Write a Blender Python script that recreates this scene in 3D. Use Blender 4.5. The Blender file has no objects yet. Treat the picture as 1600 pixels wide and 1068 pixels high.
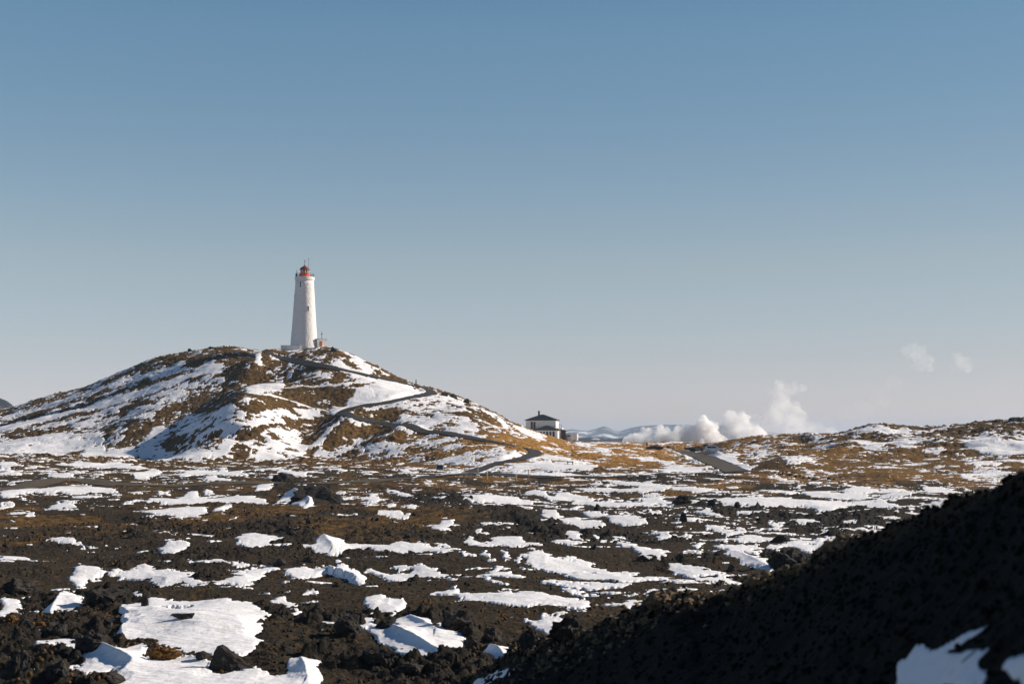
import bpy, bmesh, math, random
import numpy as np
from mathutils import Vector, Matrix, noise as mnoise

# ------------------------------------------------------------------ camera, sky, sun
S = bpy.context.scene
COL = S.collection
F, CX, CY, HY, CH = 2222.2, 800.0, 534.0, 684.0, 8.0      # focal (px of the 1600 px frame), centre, horizon row, eye height
PITCH = math.atan((HY - CY) / F)
cam_d = bpy.data.cameras.new('camera'); cam = bpy.data.objects.new('camera', cam_d); COL.objects.link(cam)
cam_d.lens = 50; cam_d.sensor_width = 36; cam_d.clip_end = 40000; cam_d.clip_start = 0.2
cam.location = (0, 0, CH); cam.rotation_euler = (math.pi/2 + PITCH, 0, 0)
cam_d.dof.use_dof = True; cam_d.dof.focus_distance = 125; cam_d.dof.aperture_fstop = 1.3
S.camera = cam
SUN_EL, SUN_TH = math.radians(27.5), math.radians(16)      # elevation; angle from +X towards +Y
SD = Vector((math.cos(SUN_EL)*math.cos(SUN_TH), math.cos(SUN_EL)*math.sin(SUN_TH), math.sin(SUN_EL)))
W = bpy.data.worlds.new('World'); S.world = W; W.use_nodes = True
nt = W.node_tree; bg = nt.nodes['Background']
sky = nt.nodes.new('ShaderNodeTexSky'); sky.sky_type = 'NISHITA'; sky.sun_disc = False
sky.sun_elevation = SUN_EL; sky.sun_rotation = math.pi/2 - SUN_TH
sky.air_density = 1.0; sky.dust_density = 0.3; sky.ozone_density = 1.0; sky.altitude = 0
stc = nt.nodes.new('ShaderNodeTexCoord'); ssep = nt.nodes.new('ShaderNodeSeparateXYZ'); nt.links.new(stc.outputs['Generated'], ssep.inputs[0])
srm = nt.nodes.new('ShaderNodeValToRGB'); e_ = srm.color_ramp.elements         # takes the yellow out of the low sky: clear cold winter air
for k_, (p_, c_) in enumerate([(0.0, (0.377, 0.360, 0.487)), (0.03, (0.377, 0.360, 0.487)), (0.06, (0.374, 0.353, 0.422)), (0.12, (0.403, 0.374, 0.372)), (0.205, (0.340, 0.374, 0.379)), (0.285, (0.302, 0.385, 0.398)), (0.40, (0.15, 0.25, 0.34)), (0.6, (0.08, 0.15, 0.23))]):
    q_ = e_[k_] if k_ < 2 else e_.new(p_)
    q_.position = p_; q_.color = (*c_, 1)
nt.links.new(ssep.outputs['Z'], srm.inputs[0])
smx = nt.nodes.new('ShaderNodeMix'); smx.data_type = 'RGBA'; smx.blend_type = 'MULTIPLY'; smx.inputs[0].default_value = 1.0; smx.clamp_result = False
nt.links.new(sky.outputs[0], smx.inputs[6]); nt.links.new(srm.outputs[0], smx.inputs[7])
saz = nt.nodes.new('ShaderNodeMapRange'); saz.inputs['From Min'].default_value = -0.6; saz.inputs['From Max'].default_value = 0.6; saz.inputs['To Min'].default_value = 1.24; saz.inputs['To Max'].default_value = 0.76
nt.links.new(ssep.outputs['X'], saz.inputs['Value']); smv = nt.nodes.new('ShaderNodeVectorMath'); smv.operation = 'SCALE'
nt.links.new(smx.outputs[2], smv.inputs[0]); nt.links.new(saz.outputs[0], smv.inputs['Scale']); nt.links.new(smv.outputs[0], bg.inputs[0]); bg.inputs[1].default_value = 0.15
sun_d = bpy.data.lights.new('sun', 'SUN'); sun_d.energy = 4.2; sun_d.angle = math.radians(0.5); sun_d.color = (1, 0.90, 0.78)
sun = bpy.data.objects.new('sun', sun_d); COL.objects.link(sun)
sun.rotation_euler = SD.to_track_quat('Z', 'Y').to_euler()
S.view_settings.view_transform = 'Standard'; S.view_settings.look = 'None'
S.view_settings.exposure = 0.60; S.view_settings.gamma = 1
S.render.engine = 'CYCLES'
S.cycles.max_bounces = 12; S.cycles.diffuse_bounces = 3; S.cycles.volume_bounces = 10; S.cycles.volume_step_rate = 0.35; S.cycles.volume_max_steps = 256; S.cycles.use_denoising = True
random.seed(7)

# ------------------------------------------------------------------ numpy noise
def h2(ix, iy, seed):
    a = (ix.astype(np.int64).astype(np.uint32) * np.uint32(374761393) + iy.astype(np.int64).astype(np.uint32) * np.uint32(668265263)
         + np.uint32(seed) * np.uint32(2246822519))
    a = (a ^ (a >> np.uint32(13))) * np.uint32(1274126177)
    a = (a ^ (a >> np.uint32(16))) * np.uint32(2654435761)
    return ((a ^ (a >> np.uint32(15))) >> np.uint32(8)).astype(np.float64) / 16777216.0
def vn(x, y, seed=0):
    ix = np.floor(x); iy = np.floor(y); u = x-ix; v = y-iy
    u = u*u*u*(u*(u*6-15)+10); v = v*v*v*(v*(v*6-15)+10)
    a, b, c, d = h2(ix, iy, seed), h2(ix+1, iy, seed), h2(ix, iy+1, seed), h2(ix+1, iy+1, seed)
    return a + (b-a)*u + (c-a)*v + (a-b-c+d)*u*v
def fbm(x, y, octv=4, seed=0, gain=0.5):
    s = 0; amp = 1; tot = 0; f = 1.0
    for k in range(octv):
        c, sn = math.cos(0.6+k), math.sin(0.6+k)
        s = s + amp*vn((c*x - sn*y)*f + 17.3*k, (sn*x + c*y)*f - 9.1*k, seed+k*7); tot += amp; amp *= gain; f *= 2.03
    return s/tot
def lumps(x, y, cell, seed, dens=0.7):
    """angular stones: the highest of the stones in the 3 x 3 cells around each point"""
    gx = x/cell; gy = y/cell; ix = np.floor(gx); iy = np.floor(gy); best = np.zeros_like(x)
    for ox in (-1, 0, 1):
        for oy in (-1, 0, 1):
            jx = ix+ox; jy = iy+oy
            px = jx + 0.15 + 0.7*h2(jx, jy, seed); py = jy + 0.15 + 0.7*h2(jx, jy, seed+1)
            r = 0.28 + 0.55*h2(jx, jy, seed+2)**1.5; th = 6.28*h2(jx, jy, seed+3); on = h2(jx, jy, seed+4) < dens
            dx = gx-px; dy = gy-py; c = np.cos(th); s = np.sin(th)
            u = (c*dx - s*dy)/r; v = (s*dx + c*dy)/(r*0.75)
            q = np.maximum(np.abs(u), np.maximum(np.abs(0.5*u+0.87*v), np.abs(0.5*u-0.87*v)))
            p = np.clip(1.0-q, 0, 0.62)/0.62
            z = r*(p*0.75 + 0.15*np.sqrt(p) + p*(0.45*u + 0.25*v))
            best = np.where(on & (q < 1), np.maximum(best, z), best)
    return best*cell
def sstep(a, b, x):
    t = np.clip((x-a)/(b-a), 0, 1); return t*t*(3-2*t)

# ------------------------------------------------------------------ the lie of the land
CP, SP = math.cos(PITCH), math.sin(PITCH)
def row_slope(Y):          # picture row -> rise per metre of depth
    return np.tan(PITCH + np.arctan((CY - np.asarray(Y, float))/F))
LHY = 455.0; LHX = (474.5-CX)/F*LHY*(CP + 0.045*SP)      # the lighthouse stands here
def pix(x, y, z):
    den = y*CP + (z-CH)*SP
    return CX + F*x/den, CY - F*((z-CH)*CP - y*SP)/den
XG = np.arange(-3000, 4601, 4.0)
def curve(pts, smooth=5):
    v = np.interp(XG, [p[0] for p in pts], [p[1] for p in pts])
    k = np.exp(-0.5*(np.arange(-3*smooth, 3*smooth+1)/smooth)**2); k /= k.sum()
    return np.convolve(np.pad(v, 3*smooth, mode='edge'), k, 'valid')
SKY_Y = curve([(-3000,716),(-1200,712),(-500,690),(-200,667),(0,640),(60,622),(140,600),(200,578),(240,562),(290,549),(320,543),(350,540),(380,540),
    (400,546),(430,548),(450,547),(480,543),(515,541),(524,543),(540,551),(560,560),(600,578),(650,600),(672,606),(690,610),(700,613),(735,629),(760,637),(800,659),
    (830,674),(860,683),(900,692),(950,698),(1000,701),(1060,703),(1095,703),(1112,698),(1130,692),(1180,686),(1230,684),(1290,680),(1310,676),
    (1340,672),(1380,668),(1450,668),(1500,664),(1560,658),(1600,652),(1700,646),(1900,650),(2400,690),(4600,700)], 3)
CREST_D = curve([(-3000,560),(-600,530),(0,508),(250,486),(390,476),(455,455),(520,451),(650,440),(760,430),(900,425),(1000,440),(1090,420),(1150,410),(1300,400),(1600,390),(4600,390)], 12)
FOOT_D = curve([(-3000,345),(0,345),(450,340),(600,320),(700,285),(800,250),(900,235),(1050,235),(1150,235),(1250,220),(1600,212),(4600,212)], 14)
SHAPE = curve([(-3000,1.0),(500,0.95),(700,0.9),(900,1.0),(1100,1.0),(1250,1.0),(1600,1.0),(4600,1.0)], 10)
EDGE_Y = curve([(-3000,1180),(500,1110),(640,1094),(700,1072),(740,1054),(800,1022),(860,1002),(900,989),(950,966),(1000,942),(1040,925),(1072,921),(1090,932),
    (1140,929),(1180,910),(1250,884),(1300,856),(1350,836),(1400,816),(1450,796),(1500,775),(1550,761),(1600,740),(1700,690),(1900,590),(2400,400),(4600,60)], 2)
EDGE_D = curve([(-3000,49),(600,48),(700,46),(800,42),(1000,35),(1060,33),(1200,27),(1300,23.5),(1450,19.5),(1600,16),(1800,12),(2400,7),(4600,4)], 10)
def plain_z(d):
    return 1.7*sstep(110, 235, d) + 1.5*sstep(200, 370, d)
SPURS = []      # (x0,y0,x1,y1,height,width) ridges on the hill, filled once the bare hill is known
def base(x, y):
    a = x/np.maximum(y, 0.3); Xc = CX + F*a/CP
    Xc = np.clip(Xc, -2990, 4590)
    sy = np.interp(Xc, XG, SKY_Y); D = np.interp(Xc, XG, CREST_D); Fd = np.interp(Xc, XG, FOOT_D); sh = np.interp(Xc, XG, SHAPE)
    zc = CH + D*row_slope(sy); zp = plain_z(y); zf = plain_z(Fd)
    t = np.clip((y-Fd)/(D-Fd), 0, 1)
    g = (0.30*t + 0.70*(t*t*(3-2*t)))**sh
    hill = zp*(1-t) + zf*t + (zc-zf)*g
    over = np.maximum(y-D, 0)
    back = zc - (zc-6.2)*sstep(0, 75, over) - 14*sstep(60, 700, over)
    z = np.where(y < D, hill, back)
    for (x0, y0, x1, y1, hh, w) in SPURS:
        L2 = (x1-x0)**2 + (y1-y0)**2; tt = np.clip(((x-x0)*(x1-x0) + (y-y0)*(y1-y0))/max(L2, 1e-6), 0, 1)
        dd = np.hypot(x-x0-tt*(x1-x0), y-y0-tt*(y1-y0)); z = z + hh*np.exp(-0.5*(dd/w)**2)*np.sin(np.pi*np.clip(tt*0.8+0.1, 0, 1))**0.6
    # the slope the camera stands on
    ed = np.interp(Xc, XG, EDGE_D); ez = CH + ed*row_slope(np.interp(Xc, XG, EDGE_Y))
    s = y/ed
    near = np.where(s < 1, 6.3 + (ez-6.3)*s - 0.04*ed*np.sin(np.pi*np.clip(s, 0, 1)), ez - 0.42*(y-ed) - 0.25*sstep(0, 1.2, y-ed))
    k = 0.25; hm = np.clip(0.5 + 0.5*(near-z)/k, 0, 1)
    return np.where(y < 60, z + (near-z)*hm + k*hm*(1-hm)*(y < 60), z), (near > z-0.15) & (y < 60)
_DS = np.concatenate([np.arange(3, 60, 0.05), np.arange(60, 560, 0.25)])
def at0(px, py):
    """where the sight line through a point of the photograph meets the bare land (x, y)"""
    dx = (px-CX)/F; dz = (CY-py)/F
    a = dx/(CP - dz*SP); e = (SP + dz*CP)/(CP - dz*SP)
    z, _ = base(a*_DS, _DS); hit = np.nonzero(z >= CH + e*_DS)[0]
    d = _DS[hit[0]] if len(hit) else None
    if d is None:
        m = np.argmin(np.abs(z-(CH+e*_DS))[_DS > 200]); d = _DS[_DS > 200][m]
    return a*d, d
for (p0, p1, hh, w) in [((396,640),(352,718),11,9), ((426,552),(384,590),2.6,3.2), ((556,654),(508,706),3.8,4.5), ((650,668),(588,700),2.0,4), ((430,655),(410,700),2.0,6),
                        ((250,640),(205,690),2.2,6), ((1250,715),(1235,735),1.8,4), ((1580,690),(1530,700),1.6,5), ((745,640),(725,655),1.6,4)]:
    a_, b_ = at0(*p0), at0(*p1); SPURS.append((*a_, *b_, hh, w))
    if len(SPURS) == 1:
        c_ = at0(285, 694); SPURS.append((c_[0], c_[1], c_[0]+6, c_[1]+10, -4.0, 11))

# ------------------------------------------------------------------ roads as polylines of photograph points
PATH_PX = [(732,738),(746.5,734),(771,726),(794,721),(818,716.5),(833,711),(837,707),(830,702.5),(813,699),(792,694.6),(764,689),(739.5,685),(715,680),(690,676),
    (645.6,668),(603,662),(571,656.5),(550,651),(537,646.5),(535,643),(546,639),(571,634),(603,630),(635,623.5),(660.5,617.5),(672,614.5),(674,611.5),(662.6,606.5),
    (635,600),(603,592.7),(571,585.7),(529,576.7),(497,570.8),(471,566),(448,561.5),(428,555),(414,551)]
ROAD_PX = [(1168,737.5),(1120,739),(1080,740.5),(1000,744),(930,746.5),(870,747),(800,745),(745,742),(715,744),(670,749),(600,752),(500,756.5),(380,757.5),(230,757),(150,752),(95,752),(40,758),(-20,764),(-90,772)]
SPUR_PX = [(1150,737.6),(1135,731),(1115,722),(1095,714),(1078,708.5),(1066,705),(1050,703)]
PARK_PX = [(1082,707.5),(1102,707),(1128,707)]
def worldline(pp):
    P = np.array([at0(*p) for p in pp]); out = []
    n = len(P)                                               # Catmull-Rom between the traced points
    for i in range(n-1):
        p0, p1, p2, p3 = P[max(i-1, 0)], P[i], P[i+1], P[min(i+2, n-1)]
        L = max(2, int(np.hypot(*(p2-p1))/0.8))
        for t in np.arange(L)/L:
            out.append(0.5*((2*p1) + (p2-p0)*t + (2*p0-5*p1+4*p2-p3)*t*t + (3*p1-p0-3*p2+p3)*t**3))
    out.append(P[-1]); return np.array(out)
ROADS = [('path', worldline(PATH_PX), 1.4), ('road', worldline(ROAD_PX[:10]), 2.4), ('road', worldline(SPUR_PX), 1.9), ('road', worldline(PARK_PX), 2.5), ('track', worldline(ROAD_PX[9:]), 1.9)]
def road_gap(x, y):
    """metres beyond the nearest road edge (negative on the road)"""
    out = np.full(x.shape, 99.0); sel = np.nonzero((y > 150) & (y < 470))[0]
    if len(sel) == 0: return out
    xs, ys = x[sel], y[sel]; best = np.full(len(sel), 99.0)
    for _, P, hw in ROADS:
        Q = P[::4] if len(P) > 8 else P
        Q = np.vstack([Q, P[-1]])
        for i in range(len(Q)-1):
            (x0, y0), (x1, y1) = Q[i], Q[i+1]
            m = np.nonzero((xs > min(x0, x1)-9) & (xs < max(x0, x1)+9) & (ys > min(y0, y1)-9) & (ys < max(y0, y1)+9))[0]
            if len(m) == 0: continue
            tt = np.clip(((xs[m]-x0)*(x1-x0) + (ys[m]-y0)*(y1-y0))/max((x1-x0)**2 + (y1-y0)**2, 1e-9), 0, 1)
            best[m] = np.minimum(best[m], np.hypot(xs[m]-x0-tt*(x1-x0), ys[m]-y0-tt*(y1-y0)) - hw)
    out[sel] = best; return out

# ------------------------------------------------------------------ where snow lies: outlines traced on the land (strength, points)
def P(s): return [tuple(float(v) for v in q.split(',')) for q in s.split()]
SNOW_PLAIN = [P(s) for s in '''0,725 20,726 36,731 0,733
105,729 118,725 150,727 185,722 205,726 226,733 200,734 150,732 110,731
0,738 15,734 32,741 0,741
104,738 118,734 135,738 106,739
72,745 75,741 110,743 117,746 90,747
0,777 0,772 40,766 90,758 120,760 135,758 160,763 180,765 186,771 160,772 120,773 60,771 30,775 5,779
0,778 35,779 40,781 0,781
102,780 130,776 158,776 160,779 115,781
69,793 85,786 105,784 124,788 115,792 90,795
14,802 35,800 55,801 53,804 16,806
0,786 20,786 20,790 0,793
187,787 210,785 213,787 192,789
207,743 225,737 240,735 254,738 240,743 215,749
278,740 300,736 335,736 375,738 385,742 350,743 320,742 280,744
319,746 330,744 345,747 361,750 355,753 325,752
232,780 250,774 268,777 285,773 298,765 309,765 311,772 335,776 360,774 385,774 415,779 418,786 370,787 330,785 290,789 250,787
245,766 266,765 263,771 247,771
318,764 330,766 338,770 318,771
200,771 220,768 222,771 205,772
220,800 250,797 300,796 320,798 323,807 310,810 270,810 240,807
332,803 350,790 363,789 363,792 352,799 350,806 335,804
103,833 120,831 123,832 106,836
128,827 165,825 160,828
159,830 172,828 175,832 162,833
188,832 205,830 212,834 190,834
219,834 225,828 231,835 222,836
236,836 245,829 262,834 290,836 310,832 325,837 340,834 343,843 330,847 300,839 250,837
247,855 257,852 260,849 275,851 295,849 298,856 285,862 268,866 250,860
71,847 85,843 97,841 115,842 125,847 132,851 100,850
88,856 102,854 104,857
0,871 20,868 45,873 55,880 35,878 0,875
0,883 18,884 23,886 0,885
63,879 76,879 75,881
103,897 125,884 150,885 160,890 200,888 226,880 240,887 270,889 318,892 318,896 300,894 290,897 325,908 350,909 385,911 398,914 380,915 330,912 280,910 250,917 233,909 247,904 230,897 205,896 165,893 138,898 125,907 110,902
357,890 380,888 420,890 415,893 400,905 380,914 350,909 365,900 372,897 358,894
336,919 360,920 400,925 395,927 345,922
7,907 24,904 30,911 10,913
68,950 85,938 95,928 110,920 118,919 112,926 125,930 130,946 130,952 95,953 75,958
0,930 10,928 33,936 32,945 15,954 0,950
205,930 215,928 220,932 212,934
207,916 220,914 222,918
190,949 222,943 235,936 262,940 310,943 350,938 375,948 400,955 415,962 425,965 405,982 408,1000 400,1016 370,1022 330,1024 285,1016 260,1010 230,1006 195,1005 184,995 195,980
100,1046 130,1040 125,1020 135,1010 150,1018 175,1013 195,1017 225,1013 228,1035 250,1028 300,1030 320,1035 325,1045 345,1052 395,1040 400,1035 415,1055 432,1061 448,1057 450,1045 448,1032 460,1028 493,1030 497,1036 495,1090 160,1090 175,1055 170,1050 140,1055 115,1050
45,1011 60,1001 80,1000 100,995 124,996 120,1010 100,1015 85,1010 60,1013
44,1050 52,1046 53,1056
15,1066 30,1063 32,1075
430,787 450,770 460,768 475,775 488,785 490,790 480,797 470,794 455,787 445,785
400,762 415,757 425,756 427,761 415,765 400,767
400,779 420,785 410,787 400,786
400,735 430,733 450,737 478,741 476,746 455,743 430,737
417,745 438,746 435,750 420,748
525,789 540,786 570,789 600,791 615,788 618,795 590,795 550,792
622,794 640,792 655,794 650,796 625,796
530,773 548,772 550,775 535,775
565,774 580,771 590,773 600,779 585,783 572,779
600,763 615,763 625,768 650,772 645,774 620,771 602,769
715,777 760,774 800,777 832,785 832,788 800,790 770,787 745,787
656,780 690,784 702,778 722,783 740,791 790,794 855,797 855,795 790,792 745,788 720,779 700,777 688,781
585,799 600,798 615,800 640,802 638,804 610,803 590,802
666,826 685,821 690,816 708,814 710,820 700,830 680,831
727,829 745,827 763,828 760,832 730,831
740,824 762,821 763,824
778,827 795,824 800,828
365,837 380,832 390,828 415,833 435,833 438,838 432,845 452,846 430,849 405,855 385,855 367,845
468,852 490,850 500,841 505,838 520,842 545,847 570,849 600,850 628,844 645,847 660,847 700,857 720,862 715,865 690,869 670,864 630,863 600,858 570,855 540,857 515,862 490,857
678,849 700,848 705,852 690,853
723,843 735,838 750,846 765,843 775,838 800,835 812,838 825,846 847,855 800,858 780,857 750,856 740,850
534,869 545,869 542,872
564,869 575,869 577,872
588,872 597,866 601,873
433,893 450,884 475,883 490,888 505,882 515,886 525,881 530,880 545,886 560,888 568,895 570,905 568,911 558,909 545,900 530,892 510,890 490,895 465,898 440,893
573,887 590,884 600,888 610,890 630,891 655,884 670,886 700,893 735,895 715,899 680,899 650,897 615,901 608,896 590,892
719,899 745,899 775,894 795,897 818,905 812,908 780,905 740,903
749,873 760,869 770,878 755,877
778,868 790,869 800,876 790,878
726,873 744,875 740,877
770,885 785,886 786,889 772,889
700,912 716,912 716,918 703,918
725,911 738,913 740,917 730,916
752,915 760,912 780,918 795,922 780,923 765,922
673,934 690,931 710,925 718,923 712,930 745,935 775,930 800,932 835,934 870,939 915,943 921,952 915,957 880,955 850,953 820,952 780,947 740,942 700,937
427,946 445,942 450,948 470,953 470,959 455,957 440,951
444,963 468,962 465,967
482,966 500,965 520,970 523,967 512,975 505,981 500,977
568,950 580,943 590,940 597,946 605,942 612,948 632,944 630,955 620,965 610,968 590,960 580,963
549,974 565,965 580,968 595,980 615,980 620,970 640,966 668,968 675,978 690,976 715,982 727,988 722,1010 700,1020 692,1026 680,1025 675,1015 650,1016 620,1008 600,997 585,987 570,980
752,1015 765,1008 785,1003 800,1010 795,1025 785,1031 770,1026 755,1022
643,1055 655,1052 657,1054
674,1047 685,1044 690,1049 680,1053
705,1050 718,1041 722,1047 710,1053
405,932 425,932 424,934
475,934 492,931 493,934 478,936
440,932 455,931 455,934
480,1023 495,1026 496,1029 482,1028
817,772 825,766 835,765 850,770 862,775 885,770 895,772 915,775 940,780 975,781 1000,782 1005,776 1030,774 1043,780 1040,786 1010,788 960,790 930,788 905,785 890,786 893,780 860,778 830,774
872,763 882,764 886,768 875,768
910,763 940,760 1000,762 1040,763 1045,767 1010,770 960,769 920,767
946,754 965,755 1000,760 1060,761 1080,760 1060,758 1000,753 970,750
1043,768 1060,763 1100,764 1120,766 1100,770 1060,769
1096,778 1130,777 1180,779 1230,780 1260,784 1230,790 1190,793 1160,792 1130,789 1110,784
1070,780 1085,782 1100,786 1095,789 1080,786
890,794 905,789 912,791 900,796
847,800 860,797 870,797 873,803 880,805 905,803 905,810 930,815 945,818 940,822 905,821 880,817 870,809 850,806
905,798 925,798 950,802 975,806 995,812 1012,817 1010,820 985,821 955,816 945,808 920,804
1015,796 1030,795 1043,801 1030,801
1033,804 1050,803 1062,807 1075,803 1110,803 1140,807 1155,811 1130,810 1100,808 1070,810 1045,808
1085,795 1105,794 1130,800 1125,802 1100,801
1150,797 1180,798 1186,800 1155,800
877,829 890,825 905,828 910,838 917,843 905,845 890,840 880,833
860,850 870,843 885,844 895,848 910,846 915,849 900,852 870,852
921,832 930,830 940,840 960,841 955,831 970,835 982,839 965,842 940,845 930,842
960,846 975,842 993,844 985,849 965,848
965,853 985,855 1030,862 1048,868 1040,871 1000,870 985,862
1015,830 1030,827 1045,828 1040,832 1020,832
1024,836 1045,833 1047,838 1040,843 1028,840
1050,834 1070,835 1085,838 1060,838
1101,821 1115,821 1133,824 1120,826
1145,824 1160,822 1163,826
1090,838 1110,839 1140,843 1160,838 1185,837 1200,838 1255,842 1250,845 1190,845 1150,846 1110,843
1120,830 1145,830 1168,828 1160,833 1135,838
1084,857 1092,853 1102,859 1090,860
1118,860 1130,856 1145,856 1160,853 1173,858 1190,862 1185,867 1170,865 1140,862
1130,867 1145,862 1160,868 1190,878 1210,885 1205,889 1180,885 1155,879 1145,872
800,875 820,872 835,866 850,868 860,874 900,875 920,877 950,886 965,892 985,904 1000,908 1025,909 1025,913 1000,915 970,917 940,912 900,908 885,900 890,896 870,893 855,889 845,882 815,878
1038,875 1060,875 1075,877 1085,882 1105,885 1130,892 1125,897 1152,908 1140,914 1115,910 1090,905 1075,898 1060,890 1045,884
1043,893 1052,896 1050,899
829,970 845,962 870,963 900,972 885,982 875,990 855,985 842,978
979,946 992,946 985,951
1200,765 1235,764 1250,770 1230,772 1200,770
1240,764 1270,766 1300,768 1340,770 1380,775 1350,776 1300,775 1260,772
1215,750 1240,748 1250,752 1225,754
1260,754 1280,754 1285,757 1265,757
1290,755 1320,756 1325,759 1300,758
1310,767 1335,762 1350,760 1365,765 1375,768 1350,770 1320,769
1375,765 1400,763 1420,766 1400,769 1380,768
1435,762 1460,759 1490,764 1510,767 1490,769 1450,768
1480,773 1510,771 1515,772 1490,775
1405,780 1430,777 1455,779 1440,782
1340,786 1380,784 1400,787 1440,788 1480,787 1490,788 1470,791 1420,792 1370,790
1410,797 1440,794 1475,793 1478,800 1455,800 1430,797
1370,799 1385,797 1400,800 1430,804 1420,806 1390,803
1200,779 1240,776 1230,783 1200,782
1200,790 1230,784 1270,782 1330,785 1360,781 1380,778 1370,783 1320,790 1300,800 1280,801 1260,790 1230,793 1200,793
1290,803 1330,800 1350,803 1320,804
1367,808 1390,807 1415,810 1410,812 1385,811
1236,813 1260,811 1285,812 1280,816 1250,817
1314,814 1330,812 1346,815 1340,817 1316,817
1334,827 1342,824 1357,828 1355,830
1362,828 1375,826 1378,829 1368,831
1200,813 1220,817 1232,822 1215,821 1200,818
1200,853 1220,855 1240,850 1260,852 1275,855 1270,845 1288,842 1290,850 1303,848 1305,852 1290,858 1265,860 1295,866 1280,867 1255,862 1235,855 1215,861 1200,860
1255,876 1270,872 1265,880 1258,884
1200,883 1216,889 1200,890'''.split('\n')]
SNOW_SLOPE = [P(s) for s in '''1400,1040 1415,1030 1430,1008 1442,1004 1448,1020 1470,1020 1540,988 1543,993 1500,1020 1470,1032 1480,1040 1540,1032 1545,1040 1530,1055 1545,1062 1540,1090 1403,1090
1570,1042 1640,1034 1640,1075 1565,1065
738,1075 745,1060 770,1055 800,1048 804,1054 770,1062 760,1075'''.split('\n')]
HOLES = [P('912,886 925,887 930,895 940,894 938,900 925,900 915,893'), P('1085,895 1118,893 1120,898 1095,899'), P('252,955 300,952 302,960 285,966 270,962')]
SNOW_HILL = [(float(l.split('|')[0]), P(l.split('|')[1])) for l in '''.8|0,650 60,632 120,612 165,602 200,590 230,580 258,571 285,563 293,573 280,580 260,585 230,590 190,602 150,615 100,632 50,645 0,660 -150,700 -150,690
.95|300,580 320,565 335,559 337,573 352,567 340,577 310,586
.97|-150,712 0,668 60,653 120,638 180,619 230,602 280,586 350,569 345,584 300,592 230,617 160,637 100,650 50,664 0,682 -150,722
.72|-150,722 0,682 60,668 110,655 170,638 230,620 300,598 345,590 372,596 330,612 290,625 250,640 225,655 200,660 150,670 110,662 60,677 0,688
.03|170,650 200,634 235,619 232,629 205,641 190,650
.08|160,666 195,659 250,653 245,661 200,669
.12|250,660 280,645 310,632 345,616 372,603 378,628 340,645 300,656
.9|-150,722 0,690 30,684 80,678 160,678 165,690 205,690 212,700 216,717 130,718 120,708 60,710 0,709
.05|105,705 130,701 134,707 115,711
.25|0,677 60,672 130,672 160,668 150,676 90,677 60,681 0,687
.2|160,685 190,672 215,680 205,694 165,702
.74|216,690 240,668 265,662 300,650 330,648 360,638 388,645 384,662 372,690 348,715 320,723 260,723 216,718
.25|250,697 285,680 300,690 290,705 258,708
.3|310,690 345,670 350,690 330,712 310,708
.97|397,553 409,553 407,571 398,571
.95|380,611 395,600 420,596 448,597 442,606 420,613 400,619 380,614
.03|385,618 440,621 490,637 480,643 430,640 390,643
.03|440,608 560,602 572,612 560,620 545,620 520,630 490,633 440,618
.95|518,565 530,559 545,567 555,574 585,579 570,584 540,575
.9|545,561 560,559 588,578 572,578
.9|540,588 560,586 600,593 645,603 610,600 590,598 560,598
.95|545,620 560,606 600,597 640,603 666,611 655,620 620,627 580,633 545,638 520,646 508,637 540,630
.76|560,645 575,637 640,627 672,619 700,614 722,626 735,640 730,652 760,672 740,681 690,672 640,663 620,653 642,645 600,640
.03|553,645 580,640 620,640 643,646 620,653 580,656 562,652
.1|630,648 665,646 672,652 640,655
.04|697,650 730,640 762,645 776,656 772,663 750,652 720,653
.1|742,660 800,674 850,696 905,713 860,714 800,702 756,692
.95|735,632 765,640 782,652 800,669 787,669 775,652
1|800,664 815,670 848,683 852,690 842,692 820,682
.76|380,656 420,641 500,641 505,650 470,655 420,665 390,671
.97|482,702 495,686 512,667 528,655 537,660 518,680 502,697
.78|380,692 420,668 470,678 482,697 475,716 430,719 400,713 385,716
.62|490,702 540,692 560,676 600,672 612,690 640,700 580,713 520,716 490,713
.12|500,697 520,668 540,655 570,662 600,668 640,680 650,692 600,690 560,680 535,694 512,702
.66|610,703 650,687 700,682 720,690 760,695 800,705 812,711 795,718 760,720 730,728 700,730 640,722 600,716
.1|620,707 660,700 700,703 680,709
.1|720,700 760,700 775,706 740,710
.8|840,713 870,713 900,719 935,723 925,736 870,736 800,739 780,736 820,722
.9|895,689 935,700 962,709 940,708 905,698
.88|955,710 1020,716 1090,729 1112,735 1090,738 1040,738 1000,735 1045,729 1000,721
.12|860,700 900,703 960,709 1000,716 1040,726 1020,731 960,722 900,713 865,709
.9|740,743 800,740 880,740 950,741 1000,739 940,744 850,744
1|1098,713 1150,708 1152,720 1172,731 1140,725 1120,719
.6|1150,700 1200,690 1290,690 1320,695 1290,705 1240,700 1200,712 1180,722
.9|1305,691 1340,690 1380,688 1410,685 1450,690 1470,684 1460,692 1400,696 1380,699 1340,698
.85|1325,677 1370,672 1430,672 1400,677 1340,681
.95|1450,671 1490,665 1480,674 1455,673
.95|1495,686 1540,678 1570,682 1640,685 1640,712 1560,710 1530,703
.72|1495,748 1515,735 1530,720 1560,722 1580,735 1570,752 1530,753
.62|1218,716 1250,712 1256,725 1230,731
.92|1440,700 1470,702 1465,707
.1|1260,715 1330,698 1430,700 1490,715 1500,735 1420,748 1300,742
.03|1250,742 1330,745 1430,752 1530,755 1530,759 1330,753 1240,747'''.split('\n')]
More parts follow.
